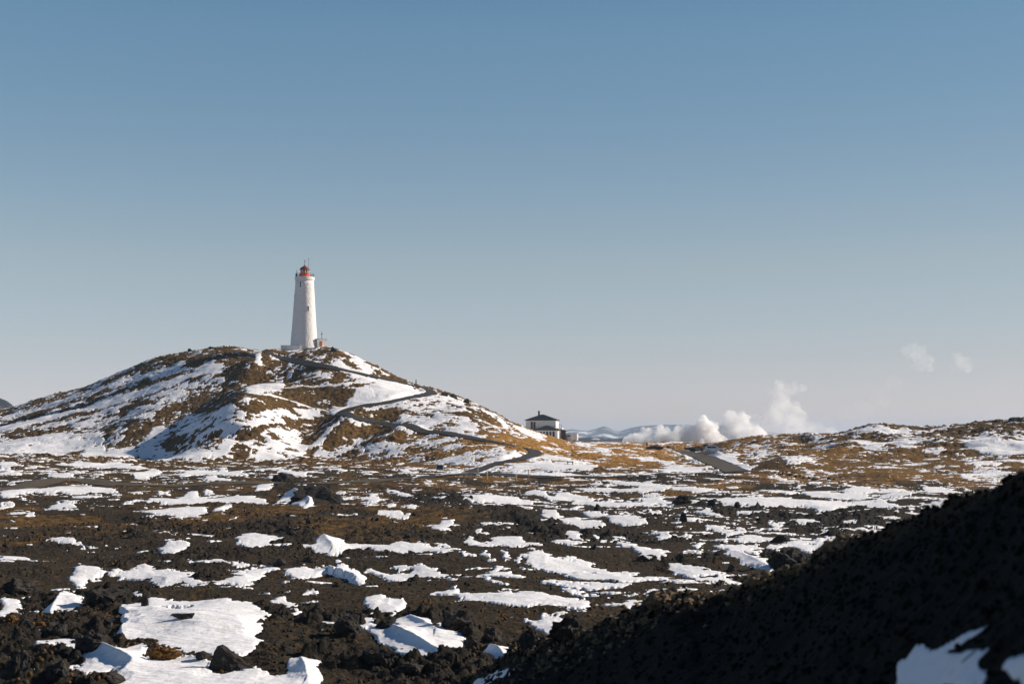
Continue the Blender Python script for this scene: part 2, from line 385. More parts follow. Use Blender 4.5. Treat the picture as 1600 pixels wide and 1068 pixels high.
RUBBLE = [P(q) for q in '''0,1000 60,985 140,978 195,1000 190,1030 100,1045 185,1068 160,1090 0,1090
120,925 240,918 238,945 190,955 140,950
0,915 60,918 50,935 0,930
400,955 500,960 560,963 700,958 742,975 742,1005 700,980 600,970 545,990 480,978
480,1022 560,1018 640,1030 740,1015 830,1003 830,1085 640,1070 560,1050 480,1036
200,812 350,825 420,815 500,830 480,848 360,845 220,830
440,745 520,760 525,790 480,785 430,765
590,760 700,768 760,790 640,790
250,890 330,900 360,898 340,907 260,905
1180,800 1300,800 1420,812 1300,830 1180,812
1190,862 1300,870 1260,892 1195,897
780,800 900,822 1000,832 1000,850 860,840 780,815
1080,780 1160,782 1240,795 1100,797'''.split('\n')]
DRIFTS = [((612,984),(690,1018),0.35,0.45), ((132,1016),(205,1044),0.45,0.5), ((225,1020),(330,1040),0.25,0.45), ((188,952),(190,1000),0.22,0.35), ((512,886),(556,902),0.5,0.7), ((455,771),(484,789),1.0,1.4),
          ((765,1010),(785,1024),0.3,0.4), ((100,925),(80,950),0.25,0.4), ((1150,868),(1200,885),0.22,0.7), ((505,842),(520,856),0.35,0.9), ((640,970),(680,985),0.25,0.4), ((470,1035),(480,1066),0.2,0.4)]
TRAILS = [(P('440,608 500,603 560,600 610,597'), 1.2), (P('384,613 430,622 480,634 520,644'), 1.4)]
def poly_sdf(px, py, pts):
    n = len(pts); d = np.full(px.shape, 1e9); ins = np.zeros(px.shape, bool)
    for i in range(n):
        x0, y0 = pts[i]; x1, y1 = pts[(i+1) % n]; ex, ey = x1-x0, y1-y0
        t = np.clip(((px-x0)*ex + (py-y0)*ey)/max(ex*ex+ey*ey, 1e-9), 0, 1)
        d = np.minimum(d, (px-x0-t*ex)**2 + (py-y0-t*ey)**2)
        ins ^= ((y0 > py) != (y1 > py)) & (px < ex*(py-y0)/(ey if ey else 1e-9) + x0)
    d = np.sqrt(d); return np.where(ins, d, -d)
DRIFT_W = [(at0(*a_), at0(*b_), h_, w_) for a_, b_, h_, w_ in DRIFTS]
def snow_cover(x, y, z, nearm):
    """share of snow 0..1 at each place, and how deep inside a drift it is"""
    X, Y = pix(x, y, z)
    lo = fbm(x/14, y/22, 3, 91)
    m = np.where(y > 235, 0.16, 0.02 + 0.24*sstep(0.42, 0.75, lo)*sstep(900, 1250, X) + 0.05*sstep(130, 200, y))
    m = np.where((y > 235) & (X > 1150), 0.19, m); m = np.where(y > 480, 0.35, m)
    m = np.where(nearm, 0.0, m); deep = np.zeros_like(x)
    jw = np.clip(95/np.maximum(y, 40), 0.5, 1.9); jx = (fbm(x/1.0, y/1.3, 6, 31, 0.62)-0.5)*18*jw; jy = (fbm(x/1.0, y/1.3, 6, 47, 0.62)-0.5)*6.5*jw
    st = fbm(x/3.4, y/2.8, 5, 71, 0.55); reg = np.clip(0.45 + 0.55*sstep(620, 900, X), 0, 1)*sstep(52, 75, y)*(y < 240)
    m = np.where(nearm, m, np.maximum(m, 0.95*sstep(0.705-0.06*reg, 0.745-0.06*reg, st)*reg))
    def lay(pts, s, w, sel, jit):
        nonlocal m
        pa = np.array(pts); x0, y0 = pa.min(0)-8; x1, y1 = pa.max(0)+8
        k = np.nonzero((X > x0) & (X < x1) & (Y > y0) & (Y < y1) & sel)[0]
        if len(k) == 0: return
        sd = poly_sdf(X[k]+jit*jx[k], Y[k]+jit*jy[k], pts)
        ww = sstep(-w, w, sd); m[k] = m[k] + (s-m[k])*ww
        if s > 0.9: deep[k] = np.maximum(deep[k], np.clip(sd, 0, 30)*y[k]/F)
    hill = (~nearm) & (y > 200); pl = (~nearm) & (y < 330)
    for s, pts in SNOW_HILL: lay(pts, s, 3.0, hill, 0.8)
    for pts in SNOW_PLAIN: lay(pts, 1.12, float(np.interp(np.mean([p[1] for p in pts]), [740, 1000], [1.5, 5.5])), pl, 1.0)
    for pts in HOLES: lay(pts, 0.0, 1.5, pl, 0.6)
    for pts in SNOW_SLOPE: lay(pts, 1.12, 6.0, nearm, 1.0)
    for pts, w in TRAILS:
        for i in range(len(pts)-1):
            (x0, y0), (x1, y1) = pts[i], pts[i+1]
            k = np.nonzero((X > x0-3) & (X < x1+3) & (Y > min(y0, y1)-4) & (Y < max(y0, y1)+4) & hill)[0]
            if len(k):
                t = np.clip(((X[k]-x0)*(x1-x0)+(Y[k]-y0)*(y1-y0))/((x1-x0)**2+(y1-y0)**2), 0, 1)
                m[k] = np.maximum(m[k], sstep(w+0.8, w-0.8, np.hypot(X[k]-x0-t*(x1-x0), Y[k]-y0-t*(y1-y0))))
    return m, deep, X, Y
def land(x, y):
    """everything about the ground at places x, y"""
    x = np.asarray(x, float); y = np.asarray(y, float)
    b, nearm = base(x, y)
    gap = road_gap(x, y); free = sstep(0.0, 2.0, gap)*(1-np.exp(-(np.hypot(x-LHX, y-LHY)/9.0)**2))
    m, deep, X, Y = snow_cover(x, y, b, nearm)
    m = m*sstep(-0.1, 0.5, gap) + np.where((gap > 0.3) & (gap < 2.2) & (y > 200), 0.25*(m > 0.15), 0)
    # broad swell
    plainm = (1-sstep(215, 300, y))*(~nearm)
    hillm = sstep(215, 320, y)*(1-sstep(560, 900, y))
    b = b + plainm*(fbm(x/11, y/11, 3, 5)-0.5)*1.3*sstep(46, 60, y) + hillm*free*(fbm(x/16, y/16, 4, 15)-0.5)*2.6
    b = b + hillm*np.where(X > 1130, 1.0, 0)*(fbm(x/9, y/14, 3, 25)-0.5)*2.5*sstep(1130, 1220, X)*free
    # stones and rubble
    lo2 = fbm(x/2.0, y/2.0, 4, 311)
    gold0 = np.exp(-0.5*((X-960)/130)**2)*hillm
    zone = np.zeros_like(x)
    for pts in RUBBLE:
        pa = np.array(pts); k = np.nonzero((X > pa[:, 0].min()-12) & (X < pa[:, 0].max()+12) & (Y > pa[:, 1].min()-8) & (Y < pa[:, 1].max()+8) & (~nearm) & (y < 260))[0]
        if len(k): zone[k] = np.maximum(zone[k], sstep(-9, 6, poly_sdf(X[k] + 40*(lo2[k]-0.5), Y[k] + 14*(lo2[k]-0.5), pts)))
    rub = np.maximum(zone, sstep(0.53, 0.68, fbm(x/9+3, y/12, 4, 61))*np.where(y < 62, 0.25, np.where(X > 850, 0.8, 0.55))); nr = fbm(x/0.8, y/0.8, 4, 71)-0.5
    solid = sstep(0.75, 1.05, m)
    amp = plainm*free*(1-0.85*solid)
    big = lumps(x, y, 1.5, 101, 0.55); mid = lumps(x+5, y, 0.62, 131, 0.8); sml = lumps(x, y+3, 0.27, 151, 0.8)
    r = amp*((0.36*big+0.60*mid)*rub*(1-0.35*sstep(90, 200, y)) + 0.09*mid*(1-rub) + 0.5*sml*(0.32+0.68*rub) + 0.16*lumps(x, y+7, 0.13, 157, 0.7)*(y < 120) + nr*0.16)
    r = r + hillm*free*(0.55*(fbm(x/1.5, y/1.6, 4, 81, 0.7)-0.5) + 0.20*lumps(x, y+2, 1.3, 173, 0.75) + 0.55*lumps(x, y, 1.1, 171, 0.35)*sstep(0.45, 0.6, fbm(x/8, y/8, 3, 77)))*(1-0.9*sstep(0.55, 0.95, m))*(1-0.45*gold0)
    rim = sstep(0.72, 1.0, y/np.interp(np.clip(CX+F*x/np.maximum(y, 0.3), -2990, 4590), XG, EDGE_D))
    left = sstep(17, 31, y)
    r = r + nearm*(0.10*(fbm(x/0.5, y/0.5, 4, 83)-0.5) + (0.12+0.30*rim*left)*lumps(x, y, 0.26, 191, 0.7) + rim*left*0.35*lumps(x, y, 0.6, 193, 0.25) + 0.25*(fbm(x/2.2, y/2.2, 3, 85)-0.5))
    # snow: deeper inside, breaking up where the cover is thin
    N = fbm(x/1.5, y/1.8, 6, 201, 0.66); U = 0.5*(1+np.tanh((N-0.5)*8.5))
    N2 = fbm(x/3.4, y/4.2, 6, 221, 0.72); U2 = 0.5*(1+np.tanh((N2-0.5)*8.0))
    U = np.where(y > 225, U2, U)
    c = (m-U)*np.where(y > 225, 0.9, 0.7); c = np.where(m < 0.03, -1.0, c)
    dune = 0.35*(fbm(x/2.6, y/1.6, 3, 231)-0.45)
    snow_z = b + np.clip(c*np.where((y < 225) & (c > 0), 0.3, 1.0), -0.6, np.where(y > 225, 0.07, 0.045)) + np.minimum(deep*0.16, 0.20)*(y < 225) + np.where(y > 225, 0.07, 0.035) + dune*np.minimum(deep, 1.0)*np.where(y > 225, 0.4, 0.8) + 0.05*(fbm(x/0.7, y/0.5, 3, 241)-0.5)
    snow_z = np.where(nearm, b + 0.75*r + np.clip(c*0.3, -0.12, 0.03), snow_z)
    snow_on = (c > -0.16)
    for (p0, p1, hh, w) in DRIFT_W:
        k = np.nonzero(np.abs(y-0.5*(p0[1]+p1[1])) < 4*w + 0.5*abs(p0[1]-p1[1]))[0]
        if len(k):
            ex, ey = p1[0]-p0[0], p1[1]-p0[1]; tt = np.clip(((x[k]-p0[0])*ex + (y[k]-p0[1])*ey)/(ex*ex+ey*ey), 0, 1)
            dx = x[k]-p0[0]-tt*ex; dd = np.hypot(dx, y[k]-p0[1]-tt*ey)
            snow_z[k] = snow_z[k] + hh*np.exp(-(dd/w)*np.where(dx < 0, 1.7, 0.8))*np.clip(m[k], 0, 1)*(0.6+0.4*np.sin(np.pi*np.clip(tt*0.8+0.15, 0, 1)))
    # what grows where: 0 black lava .. 1 grass, and how golden it is
    g = fbm(x/7, y/9, 5, 251, 0.6); lo_ = fbm(x/18, y/18, 3, 261)
    gn = plainm*(0.25*sstep(0.45, 0.7, g) + 0.65*sstep(140, 210, y)*sstep(0.36, 0.58, g)) + (1-plainm)*(~nearm)*0.95
    gn = np.maximum(gn, 0.97*sstep(1100, 1200, X)*sstep(757, 750, Y)*(y > 180)*(~nearm))
    band = np.exp(-0.5*((Y-808-60*(lo_-0.5))/28)**2)*sstep(950, 600, X)*plainm
    gn = np.maximum(gn, 0.85*band*sstep(0.34, 0.58, g))
    gold = hillm*(0.06 + 0.94*np.exp(-0.5*((X-930)/185)**2)*sstep(650, 690, Y+0*X) + 0.55*sstep(1150, 1300, X)*sstep(675, 735, Y))
    gold = np.maximum(gold, 0.45*plainm*sstep(150, 210, y)*sstep(500, 900, X) + 0.10*band)
    return dict(z=b+r, snow_z=snow_z, snow_on=snow_on, grass=np.clip(gn, 0, 1), gold=np.clip(gold, 0, 1), base=b, near=nearm, gap=gap, rimk=y/np.interp(np.clip(CX+F*x/np.maximum(y, 0.3), -2990, 4590), XG, EDGE_D), m=m, rub=rub*plainm)
def ground_z(x, y):
    d = land(np.array([x]), np.array([y])); return float(max(d['z'][0], d['snow_z'][0] if d['snow_on'][0] else -1e9)), float(d['base'][0])

# ------------------------------------------------------------------ scene helpers
def tag(o, label=None, cat=None, group=None, kind=None):
    if label: o['label'] = label
    if cat: o['category'] = cat
    if group: o['group'] = group
    if kind: o['kind'] = kind
    return o
def empty(name, loc, rz=0.0, label=None, cat=None, group=None):
    o = bpy.data.objects.new(name, None); COL.objects.link(o); o.location = loc; o.rotation_euler = (0, 0, rz); o.empty_display_size = 0.2
    return tag(o, label, cat, group)
def link_mesh(name, me, mat, parent=None):
    o = bpy.data.objects.new(name, me); COL.objects.link(o)
    if mat and not me.materials: me.materials.append(mat)
    if parent: o.parent = parent
    return o
def obj(name, bm, mat, parent=None, smooth=False):
    me = bpy.data.meshes.new(name); bmesh.ops.recalc_face_normals(bm, faces=bm.faces); bm.to_mesh(me); bm.free()
    if smooth:
        for p in me.polygons: p.use_smooth = True
    return link_mesh(name, me, mat, parent)
def nb(): return bmesh.new()
def box(bm, x0, x1, y0, y1, z0, z1, bev=0.0):
    r = bmesh.ops.create_cube(bm, size=1.0)
    for v in r['verts']:
        v.co = Vector((x0 if v.co.x < 0 else x1, y0 if v.co.y < 0 else y1, z0 if v.co.z < 0 else z1))
    if bev: bmesh.ops.bevel(bm, geom=list({e for v in r['verts'] for e in v.link_edges}), offset=bev, segments=2, affect='EDGES')
    return bm
def lathe(bm, prof, n=48, cap=True, cx=0, cy=0, arc=(0, 2*math.pi)):
    rings = []
    for (r, z) in prof:
        rings.append([bm.verts.new((cx + r*math.cos(2*math.pi*k/n), cy + r*math.sin(2*math.pi*k/n), z)) for k in range(n)])
    for i in range(len(rings)-1):
        for k in range(n):
            bm.faces.new((rings[i][k], rings[i][(k+1) % n], rings[i+1][(k+1) % n], rings[i+1][k]))
    if cap:
        bm.faces.new(rings[0][::-1]); bm.faces.new(rings[-1])
    return bm
def tube(bm, a, b, r0, r1=None, n=10):
    r1 = r0 if r1 is None else r1; a = Vector(a); b = Vector(b); d = (b-a).normalized()
    u = d.orthogonal().normalized(); w = d.cross(u)
    R = [[bm.verts.new(p + rr*(u*math.cos(2*math.pi*k/n) + w*math.sin(2*math.pi*k/n))) for k in range(n)] for p, rr in ((a, r0), (b, r1))]
    for k in range(n): bm.faces.new((R[0][k], R[0][(k+1) % n], R[1][(k+1) % n], R[1][k]))
    bm.faces.new(R[0][::-1]); bm.faces.new(R[1]); return bm
def prism(bm, pts, y0, y1):
    A = [bm.verts.new((x, y0, z)) for x, z in pts]; B = [bm.verts.new((x, y1, z)) for x, z in pts]; n = len(pts)
    for k in range(n): bm.faces.new((A[k], A[(k+1) % n], B[(k+1) % n], B[k]))
    bm.faces.new(A[::-1]); bm.faces.new(B); return bm
def copy_tree(o, parent=None):
    c = o.copy(); COL.objects.link(c)
    if parent: c.parent = parent
    for ch in [k for k in COL.objects if k.parent == o]: copy_tree(ch, c)
    return c

# ------------------------------------------------------------------ materials
def mat(name, color, rough=0.8, metal=0.0, var=0.0, scale=3.0, bump=0.0, bscale=None, spec=0.3):
    m = bpy.data.materials.new(name); m.use_nodes = True; n = m.node_tree; p = n.nodes['Principled BSDF']
    p.inputs['Base Color'].default_value = (*color, 1); p.inputs['Roughness'].default_value = rough; p.inputs['Metallic'].default_value = metal
    p.inputs['Specular IOR Level'].default_value = spec
    if var or bump:
        tc = n.nodes.new('ShaderNodeTexCoord'); no = n.nodes.new('ShaderNodeTexNoise'); no.inputs['Scale'].default_value = scale; no.inputs['Detail'].default_value = 8
        no.inputs['Roughness'].default_value = 0.65
        n.links.new(tc.outputs['Object'], no.inputs['Vector'])
        if var:
            r = n.nodes.new('ShaderNodeValToRGB'); r.color_ramp.elements[0].position = 0.3; r.color_ramp.elements[1].position = 0.7
            r.color_ramp.elements[0].color = (*[c*(1-var) for c in color], 1); r.color_ramp.elements[1].color = (*[min(1, c*(1+var)) for c in color], 1)
            n.links.new(no.outputs['Fac'], r.inputs[0]); n.links.new(r.outputs[0], p.inputs['Base Color'])
        if bump:
            b = n.nodes.new('ShaderNodeBump'); b.inputs['Strength'].default_value = 1; b.inputs['Distance'].default_value = bump
            no2 = n.nodes.new('ShaderNodeTexNoise'); no2.inputs['Scale'].default_value = bscale or scale; no2.inputs['Detail'].default_value = 6
            n.links.new(tc.outputs['Object'], no2.inputs['Vector']); n.links.new(no2.outputs['Fac'], b.inputs['Height']); n.links.new(b.outputs[0], p.inputs['Normal'])
    return m
def ramp(n, stops):
    r = n.nodes.new('ShaderNodeValToRGB'); e = r.color_ramp.elements
    while len(e) < len(stops): e.new(0.5)
    for q, (pos, c) in zip(e, stops): q.position = pos; q.color = (*c, 1)
    return r
def ground_material():
    m = bpy.data.materials.new('lava_and_grass'); m.use_nodes = True; n = m.node_tree; L = n.links.new; p = n.nodes['Principled BSDF']
    p.inputs['Roughness'].default_value = 0.95; p.inputs['Specular IOR Level'].default_value = 0.1
    tc = n.nodes.new('ShaderNodeTexCoord')
    def noise(scale, detail=8, rough=0.65):
        q = n.nodes.new('ShaderNodeTexNoise'); q.inputs['Scale'].default_value = scale; q.inputs['Detail'].default_value = detail; q.inputs['Roughness'].default_value = rough
        L(tc.outputs['Object'], q.inputs['Vector']); return q
    def attr(name):
        a = n.nodes.new('ShaderNodeAttribute'); a.attribute_name = name; return a
    def math_(op, a, b, clamp=False):
        q = n.nodes.new('ShaderNodeMath'); q.operation = op; q.use_clamp = clamp
        for i, v in enumerate((a, b)):
            if isinstance(v, (int, float)): q.inputs[i].default_value = v
            else: L(v, q.inputs[i])
        return q.outputs[0]
    def mix(f, a, b):
        q = n.nodes.new('ShaderNodeMix'); q.data_type = 'RGBA'; L(f, q.inputs[0]); L(a, q.inputs[6]); L(b, q.inputs[7]); return q.outputs[2]
    n1, n2, n3 = noise(1.1), noise(5.0, 6), noise(0.25, 8)
    lava = ramp(n, [(0.30, (0.011, 0.009, 0.0068)), (0.5, (0.031, 0.0242, 0.0158)), (0.72, (0.075, 0.054, 0.031))]); L(n2.outputs['Fac'], lava.inputs[0])
    moss = ramp(n, [(0.35, (0.028, 0.019, 0.010)), (0.5, (0.075, 0.043, 0.017)), (0.68, (0.20, 0.105, 0.034))]); L(n1.outputs['Fac'], moss.inputs[0])
    grass = ramp(n, [(0.36, (0.016, 0.010, 0.004)), (0.5, (0.075, 0.044, 0.014)), (0.66, (0.17, 0.097, 0.031))]); L(n1.outputs['Fac'], grass.inputs[0])
    gold = ramp(n, [(0.30, (0.14, 0.066, 0.016)), (0.5, (0.34, 0.17, 0.042)), (0.70, (0.50, 0.275, 0.078))]); L(n1.outputs['Fac'], gold.inputs[0])
    g1 = mix(attr('gold').outputs['Fac'], grass.outputs[0], gold.outputs[0])
    # tufts of rusty moss among the lava, mats of grass where there is soil
    tuft = math_('MULTIPLY', math_('SUBTRACT', noise(2.3, 10, 0.75).outputs['Fac'], 0.52), 9, True)
    l1 = mix(tuft, lava.outputs[0], moss.outputs[0])
    gm = math_('MULTIPLY', math_('SUBTRACT', math_('ADD', attr('grass').outputs['Fac'], math_('MULTIPLY', math_('SUBTRACT', noise(0.9, 10, 0.7).outputs['Fac'], 0.5), 1.8)), 0.42), 5, True)
    c = mix(gm, l1, g1)
    dk = math_('MULTIPLY', math_('SUBTRACT', n3.outputs['Fac'], 0.56), 7, True)      # bare rock showing through the turf
    c = mix(math_('MULTIPLY', dk, 0.7), c, lava.outputs[0])
    blk = ramp(n, [(0.32, (0.009, 0.0085, 0.008)), (0.55, (0.022, 0.0195, 0.017)), (0.75, (0.05, 0.041, 0.031))]); L(n2.outputs['Fac'], blk.inputs[0])     # bare black lava blocks
    c = mix(math_('MULTIPLY', attr('rub').outputs['Fac'], 0.85), c, blk.outputs[0])
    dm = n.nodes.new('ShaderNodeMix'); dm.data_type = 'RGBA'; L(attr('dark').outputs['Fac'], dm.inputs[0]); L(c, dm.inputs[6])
    dr = ramp(n, [(0.35, (0.004, 0.005, 0.004)), (0.6, (0.007, 0.0075, 0.0055)), (0.75, (0.014, 0.013, 0.008))]); L(n1.outputs['Fac'], dr.inputs[0]); L(dr.outputs[0], dm.inputs[7]); c = dm.outputs[2]  # mossy near slope: its shade is put into this near-black colour
    L(c, p.inputs['Base Color'])
    b = n.nodes.new('ShaderNodeBump'); b.inputs['Strength'].default_value = 1.0; b.inputs['Distance'].default_value = 0.12
    L(math_('ADD', math_('MULTIPLY', n1.outputs['Fac'], 1.2), n2.outputs['Fac']), b.inputs['Height']); L(b.outputs[0], p.inputs['Normal'])
    return m
def snow_material():
    m = bpy.data.materials.new('snow_crust'); m.use_nodes = True; n = m.node_tree; L = n.links.new; p = n.nodes['Principled BSDF']
    p.inputs['Roughness'].default_value = 0.7; p.inputs['Specular IOR Level'].default_value = 0.2
    tc = n.nodes.new('ShaderNodeTexCoord')
    mp = n.nodes.new('ShaderNodeMapping'); mp.inputs['Scale'].default_value = (1.0, 2.2, 1.0); mp.inputs['Rotation'].default_value = (0, 0, 0.35); L(tc.outputs['Object'], mp.inputs[0])
    a = n.nodes.new('ShaderNodeTexNoise'); a.inputs['Scale'].default_value = 1.6; a.inputs['Detail'].default_value = 7; L(mp.outputs[0], a.inputs['Vector'])
    d = n.nodes.new('ShaderNodeTexNoise'); d.inputs['Scale'].default_value = 0.8; d.inputs['Detail'].default_value = 10; d.inputs['Roughness'].default_value = 0.7; L(tc.outputs['Object'], d.inputs['Vector'])
    r = ramp(n, [(0.30, (0.74, 0.71, 0.69)), (0.48, (0.83, 0.82, 0.83)), (0.7, (0.86, 0.85, 0.86))]); L(d.outputs['Fac'], r.inputs[0])
    sp = n.nodes.new('ShaderNodeTexNoise'); sp.inputs['Scale'].default_value = 5.5; sp.inputs['Detail'].default_value = 3; L(tc.outputs['Object'], sp.inputs['Vector'])
    sr = ramp(n, [(0.69, (0, 0, 0)), (0.73, (0.75, 0.75, 0.75))]); L(sp.outputs['Fac'], sr.inputs[0])          # wind-blown grit
    gx = n.nodes.new('ShaderNodeMix'); gx.data_type = 'RGBA'; L(sr.outputs[0], gx.inputs[0]); L(r.outputs[0], gx.inputs[6]); gx.inputs[7].default_value = (0.10, 0.075, 0.05, 1); L(gx.outputs[2], p.inputs['Base Color'])
    b = n.nodes.new('ShaderNodeBump'); b.inputs['Strength'].default_value = 0.8; b.inputs['Distance'].default_value = 0.12; L(a.outputs['Fac'], b.inputs['Height']); L(b.outputs[0], p.inputs['Normal'])
    return m
M = dict(
    ground=ground_material(), snow=snow_material(),
    asphalt=mat('asphalt', (0.030, 0.029, 0.028), 0.85, var=0.25, scale=0.8), gravel=mat('gravel_road', (0.078, 0.060, 0.040), 0.9, var=0.35, scale=0.7, bump=0.03, bscale=6),
    rock=mat('lava_rock', (0.034, 0.030, 0.027), 0.9, var=0.5, scale=4, bump=0.07, bscale=6, spec=0.15),
    rim_rock=mat('sun_toned_rock', (0.17, 0.12, 0.075), 0.9, var=0.5, scale=6, bump=0.03, bscale=12, spec=0.15),  # brighter brown than the lava rock: sunlight on the rim put into the colour
    moss=mat('rusty_moss', (0.15, 0.075, 0.026), 1.0, var=0.6, scale=5, bump=0.06, bscale=14, spec=0.05),
    white=mat('limewash', (0.74, 0.71, 0.69), 0.9, var=0.06, scale=0.9, bump=0.22, bscale=1.5), plaster=mat('white_plaster', (0.86, 0.84, 0.81), 0.8, var=0.06, scale=0.7),
    red=mat('red_paint', (0.82, 0.095, 0.02), 0.5, var=0.15, scale=2), roofred=mat('weathered_red_copper', (0.21, 0.042, 0.024), 0.6, var=0.3, scale=2),
    orange=mat('orange_door_paint', (0.42, 0.12, 0.045), 0.6, var=0.1), dark=mat('dark_metal', (0.03, 0.03, 0.032), 0.6, 0.3), steel=mat('galvanised_steel', (0.25, 0.25, 0.25), 0.5, 0.6, var=0.1),
    glass=mat('window_glass', (0.02, 0.03, 0.035), 0.08, spec=0.6), roof=mat('dark_roof_sheet', (0.016, 0.024, 0.026), 0.5, var=0.2, scale=2), timber=mat('dark_timber', (0.04, 0.03, 0.022), 0.8, var=0.3),
    carpaint=mat('white_car_paint', (0.62, 0.63, 0.64), 0.3, spec=0.5), tyre=mat('tyre_rubber', (0.015, 0.015, 0.015), 0.9), chrome=mat('bright_metal', (0.55, 0.55, 0.55), 0.3, 0.9),
    redlamp=mat('red_lamp_lens', (0.3, 0.02, 0.02), 0.3), lens=mat('clear_lamp_lens', (0.6, 0.6, 0.58), 0.2), yellow=mat('yellow_post_paint', (0.5, 0.36, 0.10), 0.7), bluepanel=mat('dark_blue_panel', (0.02, 0.04, 0.065), 0.5),
    cloth=mat('dark_outdoor_cloth', (0.02, 0.022, 0.03), 0.9, var=0.2), skin=mat('skin', (0.42, 0.25, 0.18), 0.6), hair=mat('brown_hair', (0.05, 0.03, 0.02), 0.8), paleroof=mat('pale_roof_sheet', (0.5, 0.48, 0.46), 0.6),
    mountain=mat('far_mountain', (0.05, 0.05, 0.05), 0.95, var=0.4, scale=0.004),
)

# ------------------------------------------------------------------ ground and snow sheets
def rows_():
    y = [0.6]
    while y[-1] < 44: y.append(y[-1] + max(0.03, y[-1]*0.0065))
    while y[-1] < 215: y.append(y[-1] + min(0.85, max(0.09, y[-1]**2/(CH*1422)*0.55)))
    while y[-1] < 500: y.append(y[-1] + 0.62)
    while y[-1] < 13000: y.append(y[-1]*1.035)
    return np.array(y)
YR = rows_()
AR = np.concatenate([-np.geomspace(1.4, 0.432, 40), np.arange(-0.43, 0.4301, 0.00056), np.geomspace(0.432, 1.4, 40)])
NY, NX = len(YR), len(AR)
GX = (AR[None, :]*YR[:, None]).ravel(); GY = np.repeat(YR, NX)
LD = land(GX, GY)
def sheet(name, z, face_keep, material):
    idx = np.arange(NY*NX).reshape(NY, NX)
    q = np.stack([idx[:-1, :-1], idx[:-1, 1:], idx[1:, 1:], idx[1:, :-1]], -1).reshape(-1, 4)
    if face_keep is not None: q = q[face_keep[q].any(1)]
    used = np.zeros(NY*NX, bool); used[q] = True; new = np.cumsum(used)-1
    co = np.stack([GX, GY, z], 1)[used].astype(np.float32); q = new[q].astype(np.int32)
    me = bpy.data.meshes.new(name); me.vertices.add(len(co)); me.vertices.foreach_set('co', co.ravel())
    me.loops.add(q.size); me.loops.foreach_set('vertex_index', q.ravel())
    me.polygons.add(len(q)); me.polygons.foreach_set('loop_start', np.arange(0, q.size, 4, dtype=np.int32))
    me.polygons.foreach_set('use_smooth', np.ones(len(q), bool))
    me.update(calc_edges=True)
    return me, used, link_mesh(name, me, material)
gm_, used_, ground = sheet('ground', LD['z'], None, M['ground'])
LD['dark'] = LD['near']*sstep(1.02, 0.90, LD['rimk'])  # mask for the painted shade of the near slope, fading out at the sunlit rim
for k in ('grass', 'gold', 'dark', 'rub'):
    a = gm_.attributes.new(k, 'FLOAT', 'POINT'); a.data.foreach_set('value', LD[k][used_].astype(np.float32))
tag(ground, kind='structure')
sm_, _, snow = sheet('snow', LD['snow_z'], LD['snow_on'] & (GY < 6000), M['snow'])
tag(snow, 'wind-packed white snow lying in patches over the lava plain and the hill', 'snow', kind='stuff')

def strip(name, line, hw, material, lift, kind='structure'):
    n = len(line); t = np.gradient(line, axis=0); t /= np.hypot(t[:, 0], t[:, 1])[:, None]; nrm = np.stack([-t[:, 1], t[:, 0]], 1)
    W = np.linspace(-hw, hw, 9); pts = (line[:, None, :] + nrm[:, None, :]*(W[None, :, None] + 0.12*np.sin(np.arange(n)*0.9)[:, None, None]*(np.abs(W) > hw*0.9)[None, :, None])).reshape(-1, 2)
    z = land(pts[:, 0], pts[:, 1])['z'] + lift
    bm = nb(); V = [bm.verts.new((p[0], p[1], zz)) for p, zz in zip(pts, z)]
    for i in range(n-1):
        for j in range(8): bm.faces.new((V[i*9+j], V[i*9+j+1], V[(i+1)*9+j+1], V[(i+1)*9+j]))
    o = obj(name, bm, material, smooth=True); return tag(o, kind=kind)
strip('gravel_track', ROADS[4][1], 1.9, M['gravel'], 0.08)
strip('path', ROADS[0][1], 1.4, M['asphalt'], 0.16)
strip('road', ROADS[1][1], 2.4, M['asphalt'], 0.13)
strip('side_road', ROADS[2][1], 1.9, M['gravel'], 0.16)
strip('parking_area', ROADS[3][1], 2.5, M['asphalt'], 0.19)

# ------------------------------------------------------------------ finding places on the finished ground
def at(px, py):
    dx = (px-CX)/F; dz = (CY-py)/F; a = dx/(CP - dz*SP); e = (SP + dz*CP)/(CP - dz*SP)
    d0 = at0(px, py)[1]; d = np.linspace(max(3, d0*0.72), min(d0*1.25+2, 520), 900); q = land(a*d, d)
    z = np.where(q['snow_on'], np.maximum(q['z'], q['snow_z']), q['z']); hit = np.nonzero(z >= CH + e*d)[0]
    k = hit[0] if len(hit) else int(np.argmin(np.abs(z-(CH+e*d))))
    return Vector((a*d[k], d[k], z[k]))
def by_depth(px, py, d):
    return Vector(((px-CX)/F*d*(CP + float(row_slope(py))*SP), d, CH + d*float(row_slope(py))))

